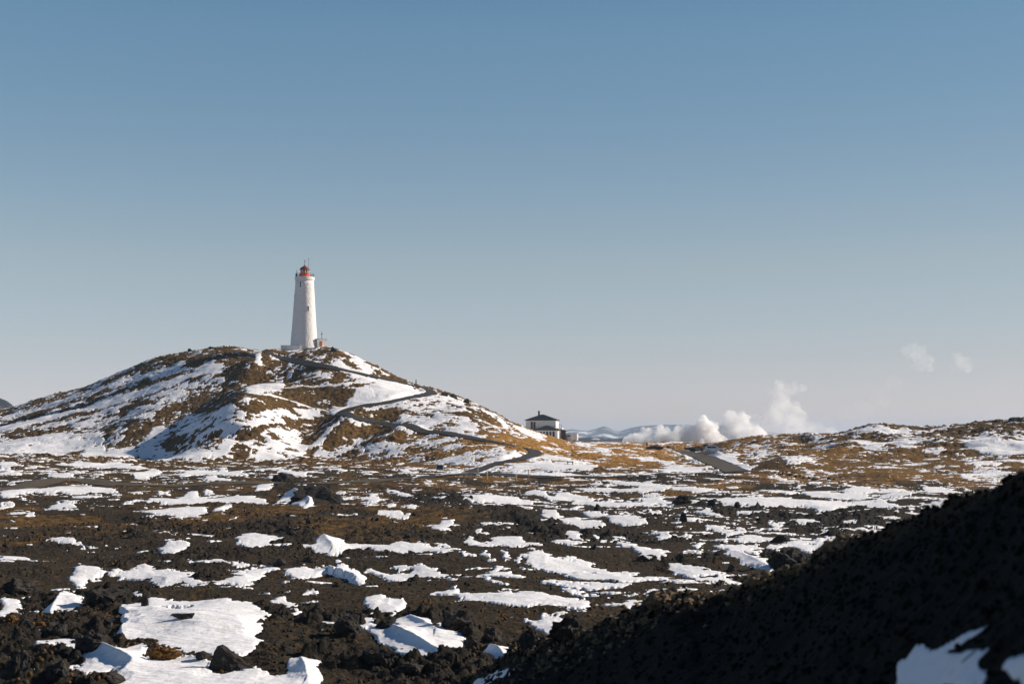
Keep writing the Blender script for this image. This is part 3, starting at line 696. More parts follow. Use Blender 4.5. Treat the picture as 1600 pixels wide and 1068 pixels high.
# ------------------------------------------------------------------ lighthouse
def lighthouse():
    z0 = CH + LHY*float(row_slope(545))
    T = empty('lighthouse', (LHX, LHY, z0), 0, 'tall white round lighthouse with a red lantern on top of the hill', 'lighthouse')
    prof = [(4.55,-1.5),(4.5,0.5),(4.30,1.4),(4.08,4.2),(3.75,8.9),(3.34,15.4),(2.98,20.5),(2.92,22.0)]
    bm = nb(); lathe(bm, prof, 96); tower = obj('tower', bm, M['white'], T, True)
    def rad(z): return float(np.interp(z, [p[1] for p in prof], [p[0] for p in prof]))
    def slit(x, z0_, w, h, frame=True):
        r = rad(z0_+h/2); a = math.acos(max(-1, min(1, x/r))); ang = -a
        e = nb(); box(e, -w/2-0.12, w/2+0.12, -0.10, 0.12, -0.14, h+0.12, 0.02); f = obj('window', e, M['plaster'], T)
        f.location = (r*math.cos(ang), r*math.sin(ang), z0_); f.rotation_euler = (0, 0, ang + math.pi/2)
        e = nb(); box(e, -w/2, w/2, -0.13, -0.103, 0, h); obj('pane', e, M['glass'], f)
    slit(-0.85, 19.5, 0.42, 1.9); slit(1.70, 12.0, 0.36, 1.5); slit(-2.85, 15.9, 0.4, 1.5); slit(-3.6, 3.7, 0.4, 1.9)
    bm = nb(); lathe(bm, [(2.95,21.9),(3.14,22.15),(3.18,22.9),(3.10,23.1),(2.6,23.12)], 72); obj('gallery', bm, M['white'], T)
    bm = nb()
    for k in range(18):
        a = 2*math.pi*k/18; tube(bm, (3.0*math.cos(a), 3.0*math.sin(a), 23.05), (3.0*math.cos(a), 3.0*math.sin(a), 24.15), 0.035, n=6)
    for zz in (23.45, 23.8, 24.15):
        for k in range(36):
            a, b = 2*math.pi*k/36, 2*math.pi*(k+1)/36; tube(bm, (3*math.cos(a), 3*math.sin(a), zz), (3*math.cos(b), 3*math.sin(b), zz), 0.03, n=6)
    obj('railing', bm, M['dark'], T)
    bm = nb(); lathe(bm, [(1.72,23.1),(1.72,24.25),(1.62,24.32)], 32); obj('lantern_base', bm, M['red'], T)
    bm = nb(); lathe(bm, [(1.30,24.3),(1.30,25.5)], 10); g = obj('lantern_glass', bm, M['glass'], T)
    bm = nb()
    for k in range(10):
        a = 2*math.pi*k/10; tube(bm, (1.34*math.cos(a), 1.34*math.sin(a), 24.3), (1.34*math.cos(a), 1.34*math.sin(a), 25.5), 0.085, n=6)
    lathe(bm, [(1.36,24.30),(1.40,24.42)], 32); lathe(bm, [(1.38,24.86),(1.38,24.92)], 32); obj('lantern_frame', bm, M['plaster'], T)
    bm = nb(); lathe(bm, [(1.62,25.45),(1.68,25.6),(1.50,25.9),(1.10,26.3),(0.55,26.6),(0.28,26.75),(0.25,27.0),(0.02,27.05)], 32); obj('lantern_roof', bm, M['roofred'], T, True)
    bm = nb(); tube(bm, (0, 0, 27.0), (0, 0, 29.0), 0.06, 0.03); box(bm, -0.35, 0.3, -0.02, 0.02, 28.2, 28.32); box(bm, -0.06, 0.06, -0.35, 0.35, 28.0, 28.06); obj('weather_vane', bm, M['dark'], T)
    bm = nb(); tube(bm, (1.2, 0.3, 25.9), (1.2, 0.3, 29.2), 0.05, 0.03); tube(bm, (1.2, 0.3, 28.9), (1.2, 0.3, 29.3), 0.09, 0.09); obj('antenna', bm, M['dark'], T)
    bm = nb(); tube(bm, (-2.35, -1.2, 23.1), (-2.35, -1.2, 25.3), 0.09, 0.07); box(bm, -2.6, -2.15, -1.4, -1.0, 23.1, 24.2, 0.04); obj('lamp_post', bm, M['dark'], T)
    bm = nb(); box(bm, -6.6, -0.4, -5.0, 1.0, -1.6, 0.75, 0.06); box(bm, -6.7, -0.3, -5.1, 1.1, 0.752, 0.88, 0.03); obj('terrace', bm, M['white'], T)
    bm = nb(); box(bm, 3.6, 7.0, -1.7, 1.7, -1.5, 3.3, 0.05); an = obj('entrance_annex', bm, M['white'], T)
    bm = nb(); box(bm, 3.5, 7.1, -1.8, 1.8, 3.302, 3.45, 0.03); obj('roof_slab', bm, M['plaster'], an)
    bm = nb(); box(bm, 4.5, 5.25, -1.78, -1.703, 0.5, 2.6, 0.01); d = obj('door', bm, M['orange'], an)
    bm = nb(); tube(bm, (5.7, 0, 3.45), (5.7, 0, 5.9), 0.05); tube(bm, (5.7, 0, 4.7), (5.7, 0, 5.2), 0.2, 0.16); tube(bm, (5.7, 0, 3.7), (5.7, 0, 4.0), 0.14, 0.14); obj('beacon_pole', bm, M['dark'], an)
    a_ = math.radians(28); an.rotation_euler = (0, 0, a_); an.location = (5.3 - 5.3*math.cos(a_), -5.3*math.sin(a_), -0.15)
lighthouse()

# ------------------------------------------------------------------ house behind the hill's shoulder
HS = 470.0
def hip(bm, x0, x1, y0, y1, z, zt, rx0, rx1, ry):
    V = [bm.verts.new(p) for p in ((x0,y0,z),(x1,y0,z),(x1,y1,z),(x0,y1,z),(rx0,ry,zt),(rx1,ry,zt),(x0,y0,z-0.18),(x1,y0,z-0.18),(x1,y1,z-0.18),(x0,y1,z-0.18))]
    for f in ((0,1,5,4),(1,2,5),(2,3,4,5),(3,0,4),(6,7,1,0),(7,8,2,1),(8,9,3,2),(9,6,0,3),(9,8,7,6)): bm.faces.new([V[i] for i in f])
def house():
    p = by_depth(845, 690, HS)
    T = empty('house', p, math.radians(-8), 'two storey white house with a dark hipped roof behind the right shoulder of the hill', 'house')
    bm = nb(); box(bm, -5.0, 5.0, 0, 9.0, -3, 7.05); obj('wall', bm, M['plaster'], T)
    bm = nb(); hip(bm, -5.4, 5.4, -0.4, 9.4, 7.25, 9.1, -0.5, 0.5, 4.5); rf = obj('roof', bm, M['roof'], T)
    bm = nb(); box(bm, -1.4, -0.85, 4.0, 4.6, 8.4, 10.3, 0.02); box(bm, -1.46, -0.79, 3.94, 4.66, 10.1, 10.2); obj('chimney', bm, M['dark'], rf)
    for x0, x1 in ((-3.3, -2.7), (-2.35, -1.85), ):
        e = nb(); box(e, x0-0.08, x1+0.08, -0.07, 0.05, 4.2, 6.6); f = obj('window', e, M['timber'], T)
        e = nb(); box(e, x0, x1, -0.085, -0.073, 4.3, 6.5); obj('pane', e, M['glass'], f)
    e = nb(); box(e, 4.95, 5.06, 2.5, 4.0, 4.3, 5.7); f = obj('window', e, M['timber'], T); e = nb(); box(e, 5.063, 5.075, 2.6, 3.9, 4.4, 5.6); obj('pane', e, M['glass'], f)
    bm = nb(); box(bm, -1.9, 6.1, -4.6, -0.003, -3, 3.72); v = obj('veranda', bm, M['plaster'], T)
    bm = nb(); hip(bm, -2.3, 6.5, -5.0, -0.006, 3.95, 5.35, 1.7, 2.6, -0.3); obj('veranda_roof', bm, M['roof'], v)
    for k in range(6):
        x0 = -0.9 + k*1.04
        e = nb(); box(e, x0, x0+0.88, -4.66, -4.55, 1.5, 3.5); f = obj('window', e, M['plaster'], T); e = nb(); box(e, x0+0.07, x0+0.81, -4.675, -4.663, 1.57, 3.43); obj('pane', e, M['glass'], f)
    bm = nb(); box(bm, 5.06, 6.6, 3.0, 7.5, -3, 4.4); box(bm, 4.98+0.1, 6.75, 2.85, 7.65, 4.403, 4.6); obj('side_porch', bm, M['plaster'], T)
    bm = nb(); tube(bm, (5.6, 3.1, 4.6), (5.6, 3.1, 6.0), 0.05); tube(bm, (6.6, 3.1, 4.6), (6.6, 3.1, 5.6), 0.05); tube(bm, (5.6, 3.1, 5.9), (6.6, 3.1, 5.5), 0.05); obj('porch_rail', bm, M['dark'], T)
house()
def shed():
    p = by_depth(880.5, 690, HS+1)
    T = empty('shed', p, math.radians(-5), 'narrow dark shed between the white house and the white camper van', 'shed')
    bm = nb(); box(bm, -0.7, 0.7, -1.2, 1.6, -3, 3.6); obj('wall', bm, M['timber'], T)
    bm = nb(); prism(bm, [(-0.95,3.62),(0.95,3.62),(0.95,3.8),(-0.95,4.25)], -1.4, 1.8); obj('roof', bm, M['roof'], T)
    bm = nb(); box(bm, -0.4, 0.4, -1.26, -1.203, -0.2, 2.0); d = obj('door', bm, M['dark'], T)
    bm = nb(); box(bm, 0.25, 0.32, -1.3, -1.263, 0.9, 1.0); obj('handle', bm, M['steel'], d)
shed()

# ------------------------------------------------------------------ vehicles (built facing +x, wheels on z = 0)
def wheel(T, x, y, r=0.33):
    w = bpy.data.objects.new('wheel', None); COL.objects.link(w); w.parent = T; w.location = (x, y, r); w.empty_display_size = 0.1
    bm = nb(); lathe(bm, [(r*0.62,-0.11),(r*0.95,-0.11),(r,-0.06),(r,0.06),(r*0.95,0.11),(r*0.62,0.11)], 24); t = obj('tyre', bm, M['tyre'], w, True); t.rotation_euler = (math.pi/2, 0, 0)
    bm = nb(); lathe(bm, [(r*0.2,-0.122),(r*0.6,-0.115),(r*0.6,0.115),(r*0.2,0.122)], 16); t = obj('rim', bm, M['chrome'], w); t.rotation_euler = (math.pi/2, 0, 0)
def vehicle(T, body, cab, glass, half, half_top, wheels, hl, tl, zsplit):
    """side outline of the body extruded and tapered in towards the roof"""
    def shell(pts, h0, h1, zlo, zhi, name, mt, par, smooth=False):
        bm = nb(); A, B = [], []
        for x, z in pts:
            t = min(1, max(0, (z-zlo)/(zhi-zlo))); h = h0 + (h1-h0)*t
            A.append(bm.verts.new((x, -h, z))); B.append(bm.verts.new((x, h, z)))
        n = len(pts)
        for k in range(n): bm.faces.new((A[k], A[(k+1) % n], B[(k+1) % n], B[k]))
        bm.faces.new(A[::-1]); bm.faces.new(B)
        o = obj(name, bm, mt, par); mo = o.modifiers.new('bevel', 'BEVEL'); mo.width = 0.05; mo.segments = 3; mo.limit_method = 'ANGLE'; return o
    b = shell(body, half, half_top, zsplit, cab, 'body', M['carpaint'], T)
    for g in glass:
        for sy in (-1, 1):
            bm = nb(); V = []
            for x, z in g:
                t = min(1, max(0, (z-zsplit)/(cab-zsplit))); V.append((x, sy*(half + (half_top-half)*t + 0.004), z))
            q = [bm.verts.new(v) for v in V]; q2 = [bm.verts.new((v[0], v[1]+sy*0.012, v[2])) for v in V]; n = len(q)
            for k in range(n): bm.faces.new((q[k], q[(k+1) % n], q2[(k+1) % n], q2[k]))
            bm.faces.new(q); bm.faces.new(q2[::-1]); obj('window', bm, M['glass'], T)
    for x in wheels:
        for sy in (-1, 1): wheel(T, x, sy*(half-0.10))
    for sy in (-1, 1):
        bm = nb(); box(bm, hl[0]-0.06, hl[0]+0.03, sy*half*0.72-0.16, sy*half*0.72+0.16, hl[1]-0.08, hl[1]+0.08, 0.02); obj('headlight', bm, M['lens'], T)
        bm = nb(); box(bm, tl[0]-0.03, tl[0]+0.06, sy*half*0.8-0.12, sy*half*0.8+0.12, tl[1]-0.14, tl[1]+0.14, 0.02); obj('tail_light', bm, M['redlamp'], T)
def plate(T, pts4, name='windscreen'):
    bm = nb(); q = [bm.verts.new(p) for p in pts4]; bm.faces.new(q); o = obj(name, bm, M['glass'], T); mo = o.modifiers.new('thick', 'SOLIDIFY'); mo.thickness = 0.015; return o
cp = at(1116.5, 706.6); cp = by_depth(1116.5, 706.6, cp.y)
q_ = land(np.array([cp.x]), np.array([cp.y])); 
car = empty('parked_car', (cp.x, cp.y, cp.z), math.radians(-6), 'white car parked side-on by dark boulders at the end of the gravel side road', 'car')
vehicle(car, [(-2.2,0.35),(-2.22,0.75),(-2.1,1.0),(-1.85,1.42),(-1.5,1.52),(-0.2,1.54),(0.25,1.46),(0.95,1.02),(1.85,0.88),(2.15,0.7),(2.2,0.35),(1.75,0.30),(1.68,0.52),(1.38,0.66),(1.08,0.52),(1.0,0.26),(-0.95,0.26),(-1.03,0.52),(-1.33,0.66),(-1.63,0.52),(-1.7,0.30)],
    1.54, [[(-1.75,1.05),(-1.6,1.38),(-0.75,1.42),(-0.75,1.03)],[(-0.68,1.03),(-0.68,1.43),(-0.1,1.43),(0.2,1.36),(0.72,1.03)]], 0.88, 0.70, (-1.33, 1.38), (2.17, 0.66), (-2.2, 0.9), 1.0)
plate(car, [(0.98,-0.74,1.05),(0.98,0.74,1.05),(0.34,0.64,1.46),(0.34,-0.64,1.46)])
plate(car, [(-2.11,-0.72,1.05),(-2.11,0.72,1.05),(-1.90,0.66,1.40),(-1.90,-0.66,1.40)], 'rear_window')
vp = by_depth(891, 689.4, HS+2)
van = empty('camper_van', (vp.x, vp.y, vp.z), math.radians(180-16), 'white boxy camper van parked to the right of the house and dark shed', 'van')
vehicle(van, [(-2.5,0.4),(-2.55,2.4),(-2.45,2.55),(0.9,2.55),(1.45,2.35),(1.75,1.6),(2.45,1.25),(2.6,0.95),(2.6,0.4),(2.1,0.35),(2.0,0.6),(1.65,0.78),(1.3,0.6),(1.2,0.33),(-1.15,0.33),(-1.25,0.6),(-1.6,0.78),(-1.95,0.6),(-2.05,0.36)],
    2.55, [[(0.95,1.45),(0.95,2.1),(1.35,2.1),(1.62,1.5)],[(-0.2,1.5),(-0.2,2.1),(0.6,2.1),(0.6,1.5)]], 0.98, 0.90, (-1.6, 1.65), (2.58, 0.9), (-2.54, 1.0), 1.3)
plate(van, [(1.79,-0.82,1.62),(1.79,0.82,1.62),(1.48,0.78,2.32),(1.48,-0.78,2.32)])
bm = nb(); box(bm, -1.3, -0.7, 0.966, 0.985, 0.6, 2.3); obj('door', bm, M['plaster'], van)

# ------------------------------------------------------------------ people
def person(loc, rz, label, stride):
    J = [((0,0,0.95),.135),((0,0,1.10),.125),((0,0.01,1.30),.155),((0,0,1.45),.085),((0,-0.01,1.53),.058),((0,-0.02,1.62),.095),((0,-0.02,1.71),.085)]
    E = [(0,1),(1,2),(2,3),(3,4),(4,5),(5,6)]
    for sx in (-1, 1):
        st = stride*sx; b = len(J)
        J += [((0.10*sx,0,0.90),.10),((0.105*sx,-0.20*st,0.50),.068),((0.105*sx,0.30*st-0.02,0.09),.045),((0.11*sx,0.30*st-0.16,0.035),.04)]
        E += [(0,b),(b,b+1),(b+1,b+2),(b+2,b+3)]
        b = len(J)
        J += [((0.19*sx,0,1.40),.07),((0.25*sx,0.12*st,1.14),.052),((0.25*sx,0.10*st-0.10,0.90),.04),((0.25*sx,0.10*st-0.13,0.81),.032)]
        E += [(2,b),(b,b+1),(b+1,b+2),(b+2,b+3)]
        for f in range(5):
            b2 = len(J); J += [((0.25*sx+(f-2)*0.012, 0.10*st-0.14-0.005*f, 0.75+0.006*abs(f-2)),.011)]; E += [(b+3,b2)]
    me = bpy.data.meshes.new('person'); me.from_pydata([j[0] for j in J], E, []); o = bpy.data.objects.new('person', me); COL.objects.link(o)
    sk = o.modifiers.new('skin', 'SKIN'); su = o.modifiers.new('sub', 'SUBSURF'); su.levels = 1; su.render_levels = 1
    for v, j in zip(me.skin_vertices[0].data, J): v.radius = (j[1], j[1]); v.use_root = False
    me.skin_vertices[0].data[0].use_root = True
    dg = bpy.context.evaluated_depsgraph_get(); dg.update(); nm = bpy.data.meshes.new_from_object(o.evaluated_get(dg)); o.modifiers.clear(); o.data = nm
    nm.materials.clear()
    for k in ('cloth', 'skin'): nm.materials.append(M[k])
    for pl in nm.polygons:
        c = pl.center; pl.use_smooth = True; pl.material_index = 1 if (c.z > 1.52 or (c.z < 0.83 and abs(c.x) > 0.2)) else 0
    o.location = loc; o.rotation_euler = (0, 0, rz); tag(o, label, 'person')
    bm = nb(); bmesh.ops.create_uvsphere(bm, u_segments=16, v_segments=10, radius=0.115)
    for v in bm.verts: v.co = Vector((v.co.x*0.9, v.co.y*1.02+0.02, max(v.co.z, -0.05)+1.70))
    obj('hair', bm, M['hair'], o, True)
    bm = nb(); lathe(bm, [(.20,.82),(.19,1.0),(.18,1.2),(.20,1.35),(.12,1.47),(.07,1.5)], 20)
    for v in bm.verts: v.co.y *= 0.72
    obj('jacket', bm, M['cloth'], o, True)
pp = at(650, 601.5); person(pp, math.radians(60), 'person in dark clothes walking down the paved path near its upper bend', 1.0)
pp = at(1011, 699.5); person(pp, math.radians(200), 'person in dark clothes standing on the golden rise in front of the steam', 0.15)

# ------------------------------------------------------------------ signs, posts, bench
bp = at(687, 735.5)
T = empty('information_board', bp, math.radians(4), 'dark blue board in a pale frame beside the foot of the paved path', 'sign')
bm = nb(); box(bm, -0.56, 0.56, -0.03, 0.03, 0.25, 1.05, 0.01); obj('panel', bm, M['bluepanel'], T)
bm = nb()
for a_ in ((-0.66,-0.563,-0.05,0.05,0,1.15),(0.563,0.66,-0.05,0.05,0,1.15),(-0.56,0.56,-0.05,0.05,1.053,1.15),(-0.56,0.56,-0.05,0.05,0.12,0.247)): box(bm, *a_)
obj('frame', bm, M['plaster'], T)
def post(px, py, h, r, mt, label, cap=None, name='marker_post'):
    p = at(px, py); T = empty(name, p, 0, label, 'post', 'posts along the roads and paths')
    bm = nb(); tube(bm, (0, 0, -0.3), (0, 0, h), r, r*0.9); obj('shaft', bm, mt, T)
    bm = nb(); lathe(bm, [(r*1.25, h*0.72), (r*1.25, h*0.86)], 12); obj('reflector_band', bm, cap or M['lens'], T)
post(726.5, 737, 0.85, 0.09, M['yellow'], 'yellow post on the snow where the paved path leaves the road, beyond the other two')
post(746.3, 740, 0.95, 0.09, M['yellow'], 'yellow post at the corner between the paved path and the road')
post(761, 748, 0.85, 0.09, M['yellow'], 'yellow post on the near verge just below the path junction')
post(806.5, 749.5, 0.8, 0.11, M['yellow'], 'short pale yellow post on the near verge beside the thin pinkish pole', M['carpaint'])
post(826, 750, 1.7, 0.05, mat('faded_pink_paint', (0.35, 0.22, 0.20), 0.7), 'thin tall pinkish snow pole on the road verge', M['redlamp'], 'snow_pole')
post(107.5, 753, 0.8, 0.07, mat('rusty_red_paint', (0.33, 0.09, 0.05), 0.7), 'short rusty red post beside the gravel track by the left snow patch')
post(577.5, 608, 1.3, 0.09, M['plaster'], 'white post on the snowy upper slope between the two path bends')
post(645.5, 602, 1.0, 0.16, M['plaster'], 'white post next to the walker on the upper path')
post(359.5, 541.5, 0.9, 0.12, M['plaster'], 'small white post on the hilltop left of the lighthouse')
p_ = at(891, 725)
T = empty('bench', p_, math.radians(8), 'low dark wooden bench standing on the golden grass below the house', 'bench')
bm = nb(); box(bm, -0.65, 0.65, -0.25, 0.25, 0.40, 0.47, 0.01); obj('seat', bm, M['timber'], T)
for sx in (-1, 1):
    bm = nb(); box(bm, sx*0.5-0.06, sx*0.5+0.06, -0.22, 0.22, -0.1, 0.397); obj('leg', bm, M['timber'], T)
bm = nb(); box(bm, -0.65, 0.65, 0.2, 0.25, 0.473, 0.60); obj('backrest', bm, M['timber'], T)

# ------------------------------------------------------------------ rocks
def rock_mesh(seed, sx, sy, sz, npts=16, sub=2, rough=0.10):
    rd = random.Random(seed); bm = nb()
    for _ in range(npts):
        v = Vector((rd.gauss(0,1), rd.gauss(0,1), rd.gauss(0,1))).normalized()*rd.uniform(0.75, 1.1); bm.verts.new((v.x*sx, v.y*sy, v.z*sz))
    r = bmesh.ops.convex_hull(bm, input=bm.verts); bmesh.ops.delete(bm, geom=list({g for g in r['geom_interior'] if isinstance(g, bmesh.types.BMVert)}), context='VERTS')
    for _ in range(sub):
        bmesh.ops.subdivide_edges(bm, edges=bm.edges, cuts=1, use_grid_fill=True)
    m_ = max(sx, sy, sz)
    for v in bm.verts:
        q = v.co/m_; n = mnoise.fractal(q*2.6 + Vector((seed, 0, 0)), 0.7, 2.0, 4); v.co += v.co.normalized()*n*rough*m_
    me = bpy.data.meshes.new('lava_rock'); bmesh.ops.recalc_face_normals(bm, faces=bm.faces); bm.to_mesh(me); bm.free(); return me
def shape_mesh(seed, pts, rough=0.05, sub=3):
    """a rock from its own corner points (hull), roughened"""
    bm = nb()
    for p in pts: bm.verts.new(p)
    r = bmesh.ops.convex_hull(bm, input=bm.verts); bmesh.ops.triangulate(bm, faces=bm.faces)
    for _ in range(sub): bmesh.ops.subdivide_edges(bm, edges=bm.edges, cuts=1, use_grid_fill=True)
    m_ = max(max(abs(c) for c in p) for p in pts)
    for v in bm.verts:
        q = v.co/m_; n = mnoise.fractal(q*3.1 + Vector((seed, 0, 0)), 0.7, 2.0, 4); v.co += Vector((n, mnoise.noise(q*4), n*0.6))*rough*m_
    me = bpy.data.meshes.new('lava_rock'); bmesh.ops.recalc_face_normals(bm, faces=bm.faces); bm.to_mesh(me); bm.free(); return me
def place(me, px, py, label, group=None, rz=0, sc=(1,1,1), mt=None, name='lava_rock', cat='rock', sink=0.0):
    p = at(px, py); o = link_mesh(name, me, mt or M['rock']); o.location = p - Vector((0, 0, sink)); o.rotation_euler = (0, 0, rz); o.scale = sc
    return tag(o, label, cat, group), p
def psize(px, py): return at(px, py).y/F          # metres per photograph pixel there
u = psize(365, 1046)
wedge = [(-34*u,0,0),(45*u,0,-2*u),(20*u,16*u,0),(-20*u,18*u,0),(-10*u,-14*u,0),(25*u,-10*u,0),(-22*u,2*u,38*u),(-14*u,6*u,40*u),(-12*u,-4*u,36*u),(10*u,2*u,22*u),(-30*u,2*u,22*u),(30*u,3*u,8*u)]
place(shape_mesh(3, wedge), 360, 1046, 'tall wedge of black lava rock standing out of the snow at the bottom left', sink=0.05)
u = psize(226, 946)
place(shape_mesh(5, [(-5*u,-4*u,0),(6*u,-4*u,0),(6*u,4*u,0),(-5*u,5*u,0),(-4*u,-2*u,18*u),(4*u,-1*u,17*u),(1*u,2*u,24*u),(-2*u,0,23*u)], 0.04), 226, 946, 'upright finger of black lava at the upper corner of the large square snow patch', sink=0.05)
u = psize(286, 967)
place(shape_mesh(6, [(-20*u,0,6*u),(18*u,0,8*u),(16*u,5*u,9*u),(-18*u,5*u,8*u),(-2*u,-6*u,0),(14*u,-5*u,0),(8*u,6*u,0),(-10*u,4*u,2*u)], 0.04), 286, 966, 'flat dark slab lying alone in the middle of the large square snow patch', sink=0.02)
def lump(seed, px, py, w, h, label, mt=None, name='lava_rock', cat='rock', group=None, rough=0.12, depth=0.8):
    u = psize(px, py); me = rock_mesh(seed, w*u/2, w*u/2*depth, h*u*0.72, 18, 3, rough)
    o, p = place(me, px, py, label, group, 0, (1,1,1), mt, name, cat); o.location.z = p.z + h*u*0.22; o.location.y += w*u*0.2; return o
for i, (px, py, w, h, lab) in enumerate([
    (143, 1016, 56, 32, 'broad peaked lava boulder right of the small blue-shaded snow patch'),
    (92, 991, 34, 20, 'dark boulder with a pointed top above the small blue-shaded snow patch'),
    (22, 1055, 52, 40, 'large rounded lava boulder at the bottom left corner'),
    (86, 1056, 44, 30, 'dark rubble boulder left of the bottom snow drift'),
    (168, 1064, 52, 18, 'long low dark slab poking through the bottom snow drift'),
    (314, 1030, 26, 16, 'small rock just left of the tall lava wedge'),
    (542, 988, 50, 34, 'dark peaked boulder left of the wind-carved snow patch'),
    (508, 969, 14, 14, 'little grey boulder on the thin shaded snow left of the peaked boulder'),
    (602, 981, 34, 14, 'rock bitten into the top edge of the wind-carved snow patch'),
    (712, 984, 60, 30, 'wide dark boulder above the right end of the wind-carved snow patch'),
    (736, 1011, 28, 18, 'brown-grey rock at the right tip of the wind-carved snow patch'),
    (590, 1038, 56, 26, 'dark humped boulder below the wind-carved snow patch'),
    (640, 1052, 46, 24, 'grey boulder right of the dark humped one near the bottom edge'),
    (828, 1012, 42, 32, 'pointed grey boulder with a sunlit face beside the dark slope'),
    (885, 996, 60, 34, 'rough black lava outcrop touching the dark slope above the pointed boulder'),
    (768, 1000, 40, 22, 'dark low boulder above the round snow cap'),
    (495, 785, 84, 26, 'big brown-black lava outcrop with snow on its left flank in the mid plain'),
    (440, 752, 40, 14, 'low lava hump behind the big brown-black outcrop'),
    (1232, 884, 62, 28, 'dark lava mound in snow right of the middle, close to the slope'),
    (1220, 846, 34, 12, 'low dark hump among the snow streaks above the dark lava mound'),
    (1064, 787, 38, 14, 'brown hump between two long snow patches on the right of the plain'),
    (1112, 790, 14, 12, 'first of two pointed black rocks on the snowy far plain'),
    (1152, 792, 12, 10, 'second of two pointed black rocks on the snowy far plain'),
    (1068, 815, 16, 16, 'spiky black rock at the lower edge of a snow streak'),
    (934, 797, 18, 12, 'dark rock among the snow patches in the centre of the far plain'),
    (215, 838, 20, 14, 'black rock beside the bluish snow sliver on the left plain'),
    (160, 935, 80, 22, 'black rubble heap above the dark gravel left of the square snow patch'),
    (30, 925, 60, 18, 'black rubble heap above the small snow patch at the left edge'),
    (1040, 945, 60, 34, 'brown craggy outcrop on the sunlit rim of the dark slope')]):
    lump(40+i, px, py, w, h, lab, M['rim_rock'] if 'sunlit rim' in lab else None, rough=0.26 if w > 55 else 0.15)
for i, (px, py, w, h, lab) in enumerate([(255, 1030, 56, 24, 'rusty orange moss cushion between the snow drift and the square snow patch'), (17, 972, 34, 14, 'orange-brown moss clump on the dark gravel at the left edge'),
                                         (62, 977, 16, 7, 'small orange moss tuft on the dark gravel above the peaked boulders')]):
    lump(90+i, px, py, w, h, lab, M['moss'], 'moss_cushion', 'moss', None, 0.22)
for i, (px, py, w, h, lab) in enumerate([(296, 549, 9, 5, 'small rock on the left skyline of the hill, lower of two'), (331, 544, 12, 5, 'small rock on the left skyline of the hill, upper of two'),
    (522, 549, 14, 9, 'dark rock on the crest just right of the lighthouse annex'), (708, 621, 13, 8, 'dark rounded boulder on the right skyline of the hill, upper of two'),
    (729, 629, 10, 9, 'dark rounded boulder on the right skyline of the hill, lower of two'), (694, 618, 16, 6, 'low dark rocks on the skyline beside the upper path bend'), (1590, 658, 40, 9, 'dark knob of rock on the skyline at the right edge'), (1092, 704.5, 46, 8, 'long dark lava bank behind the parked car'), (1024, 701, 34, 6, 'low dark lava bank on the golden rise beside the standing person')]):
    lump(120+i, px, py, w, h, lab)
# repeats: stones that share a few meshes
protos = [rock_mesh(200+k, 0.5, 0.42, 0.40, 15, 2, 0.13) for k in range(8)]
def scatter(pts, size, label, group, mt, cat='stone', name='stone', flat=0.8):
    rd = random.Random(len(group)); d = land(np.array([p[0] for p in pts]), np.array([p[1] for p in pts]))
    for i, (x, y) in enumerate(pts):
        s = size(rd, y); me = protos[rd.randrange(8)]
        if not me.materials: me.materials.append(M['rock'])
        o = bpy.data.objects.new(name, me); COL.objects.link(o)
        o.location = (x, y, (max(d['z'][i], d['snow_z'][i]) if d['snow_on'][i] else d['z'][i]) + 0.12*s); o.scale = (s*rd.uniform(.8,1.3), s*rd.uniform(.7,1.1), s*flat*rd.uniform(.7,1.3)); o.rotation_euler = (rd.uniform(-.4,.4), rd.uniform(-.4,.4), rd.uniform(0,6.3))
        if mt is not None:
            o.material_slots[0].link = 'OBJECT'; o.material_slots[0].material = mt
        tag(o, label, cat, group)
rd = random.Random(3); cand = []
for k in range(900):
    y = 46*(150/46)**rd.random(); cand.append((y*rd.uniform(-0.37, 0.36), y, rd.random()))
cx_ = np.array([c[0] for c in cand]); cy_ = np.array([c[1] for c in cand]); cr_ = np.array([c[2] for c in cand]); cl_ = land(cx_, cy_)
ok_ = (cl_['m'] < 0.4) & (~cl_['near']) & ((fbm(cx_/9+3, cy_/12, 4, 61) > 0.5) | (cr_ < 0.12))
pts = [(float(a_), float(b_)) for a_, b_ in zip(cx_[ok_], cy_[ok_])][:150]
scatter(pts, lambda r, y: r.choice((0.15, 0.2, 0.25, 0.33, 0.5))*(0.75 + y/90), 'loose jagged black lava stone lying in the rubble of the plain', 'loose stones scattered over the lava plain', M['rock'], flat=1.0)
pts = []
for k in range(88):
    px = rd.uniform(770, 1110); e = float(np.interp(px, XG, EDGE_Y)); d = float(np.interp(px, XG, EDGE_D))*rd.uniform(0.88, 1.0); pts.append(((px-CX)/F*d, d))
for k in range(35):
    px = rd.uniform(1080, 1330); d = float(np.interp(px, XG, EDGE_D))*rd.uniform(0.95, 1.01); pts.append(((px-CX)/F*d, d))
scatter(pts, lambda r, y: r.choice((0.07, 0.1, 0.14, 0.2, 0.26)), 'small brown stone on the rim of the shaded slope, sunlight painted into its colour', 'stones along the rim of the shaded slope', M['rim_rock'])
pts = [tuple(at0(1204 + 98*k/15 + rd.uniform(-1.5, 1.5), 740.5 + 8*k/15 + rd.uniform(-0.6, 0.6))[0] if i_ == 0 else None for i_ in (0,)) for k in range(16)]
pts = [at0(1204 + 98*k/15 + rd.uniform(-1.5, 1.5), 741 + 7*k/15 + rd.uniform(-0.6, 0.6)) for k in range(16)]
pts = [(float(a_[0]), float(a_[1])) for a_ in pts]
scatter(pts, lambda r, y: r.uniform(0.5, 0.95), 'dark boulder in the row edging the foot of the reddish-brown knoll', 'row of boulders beside the road', M['rock'])
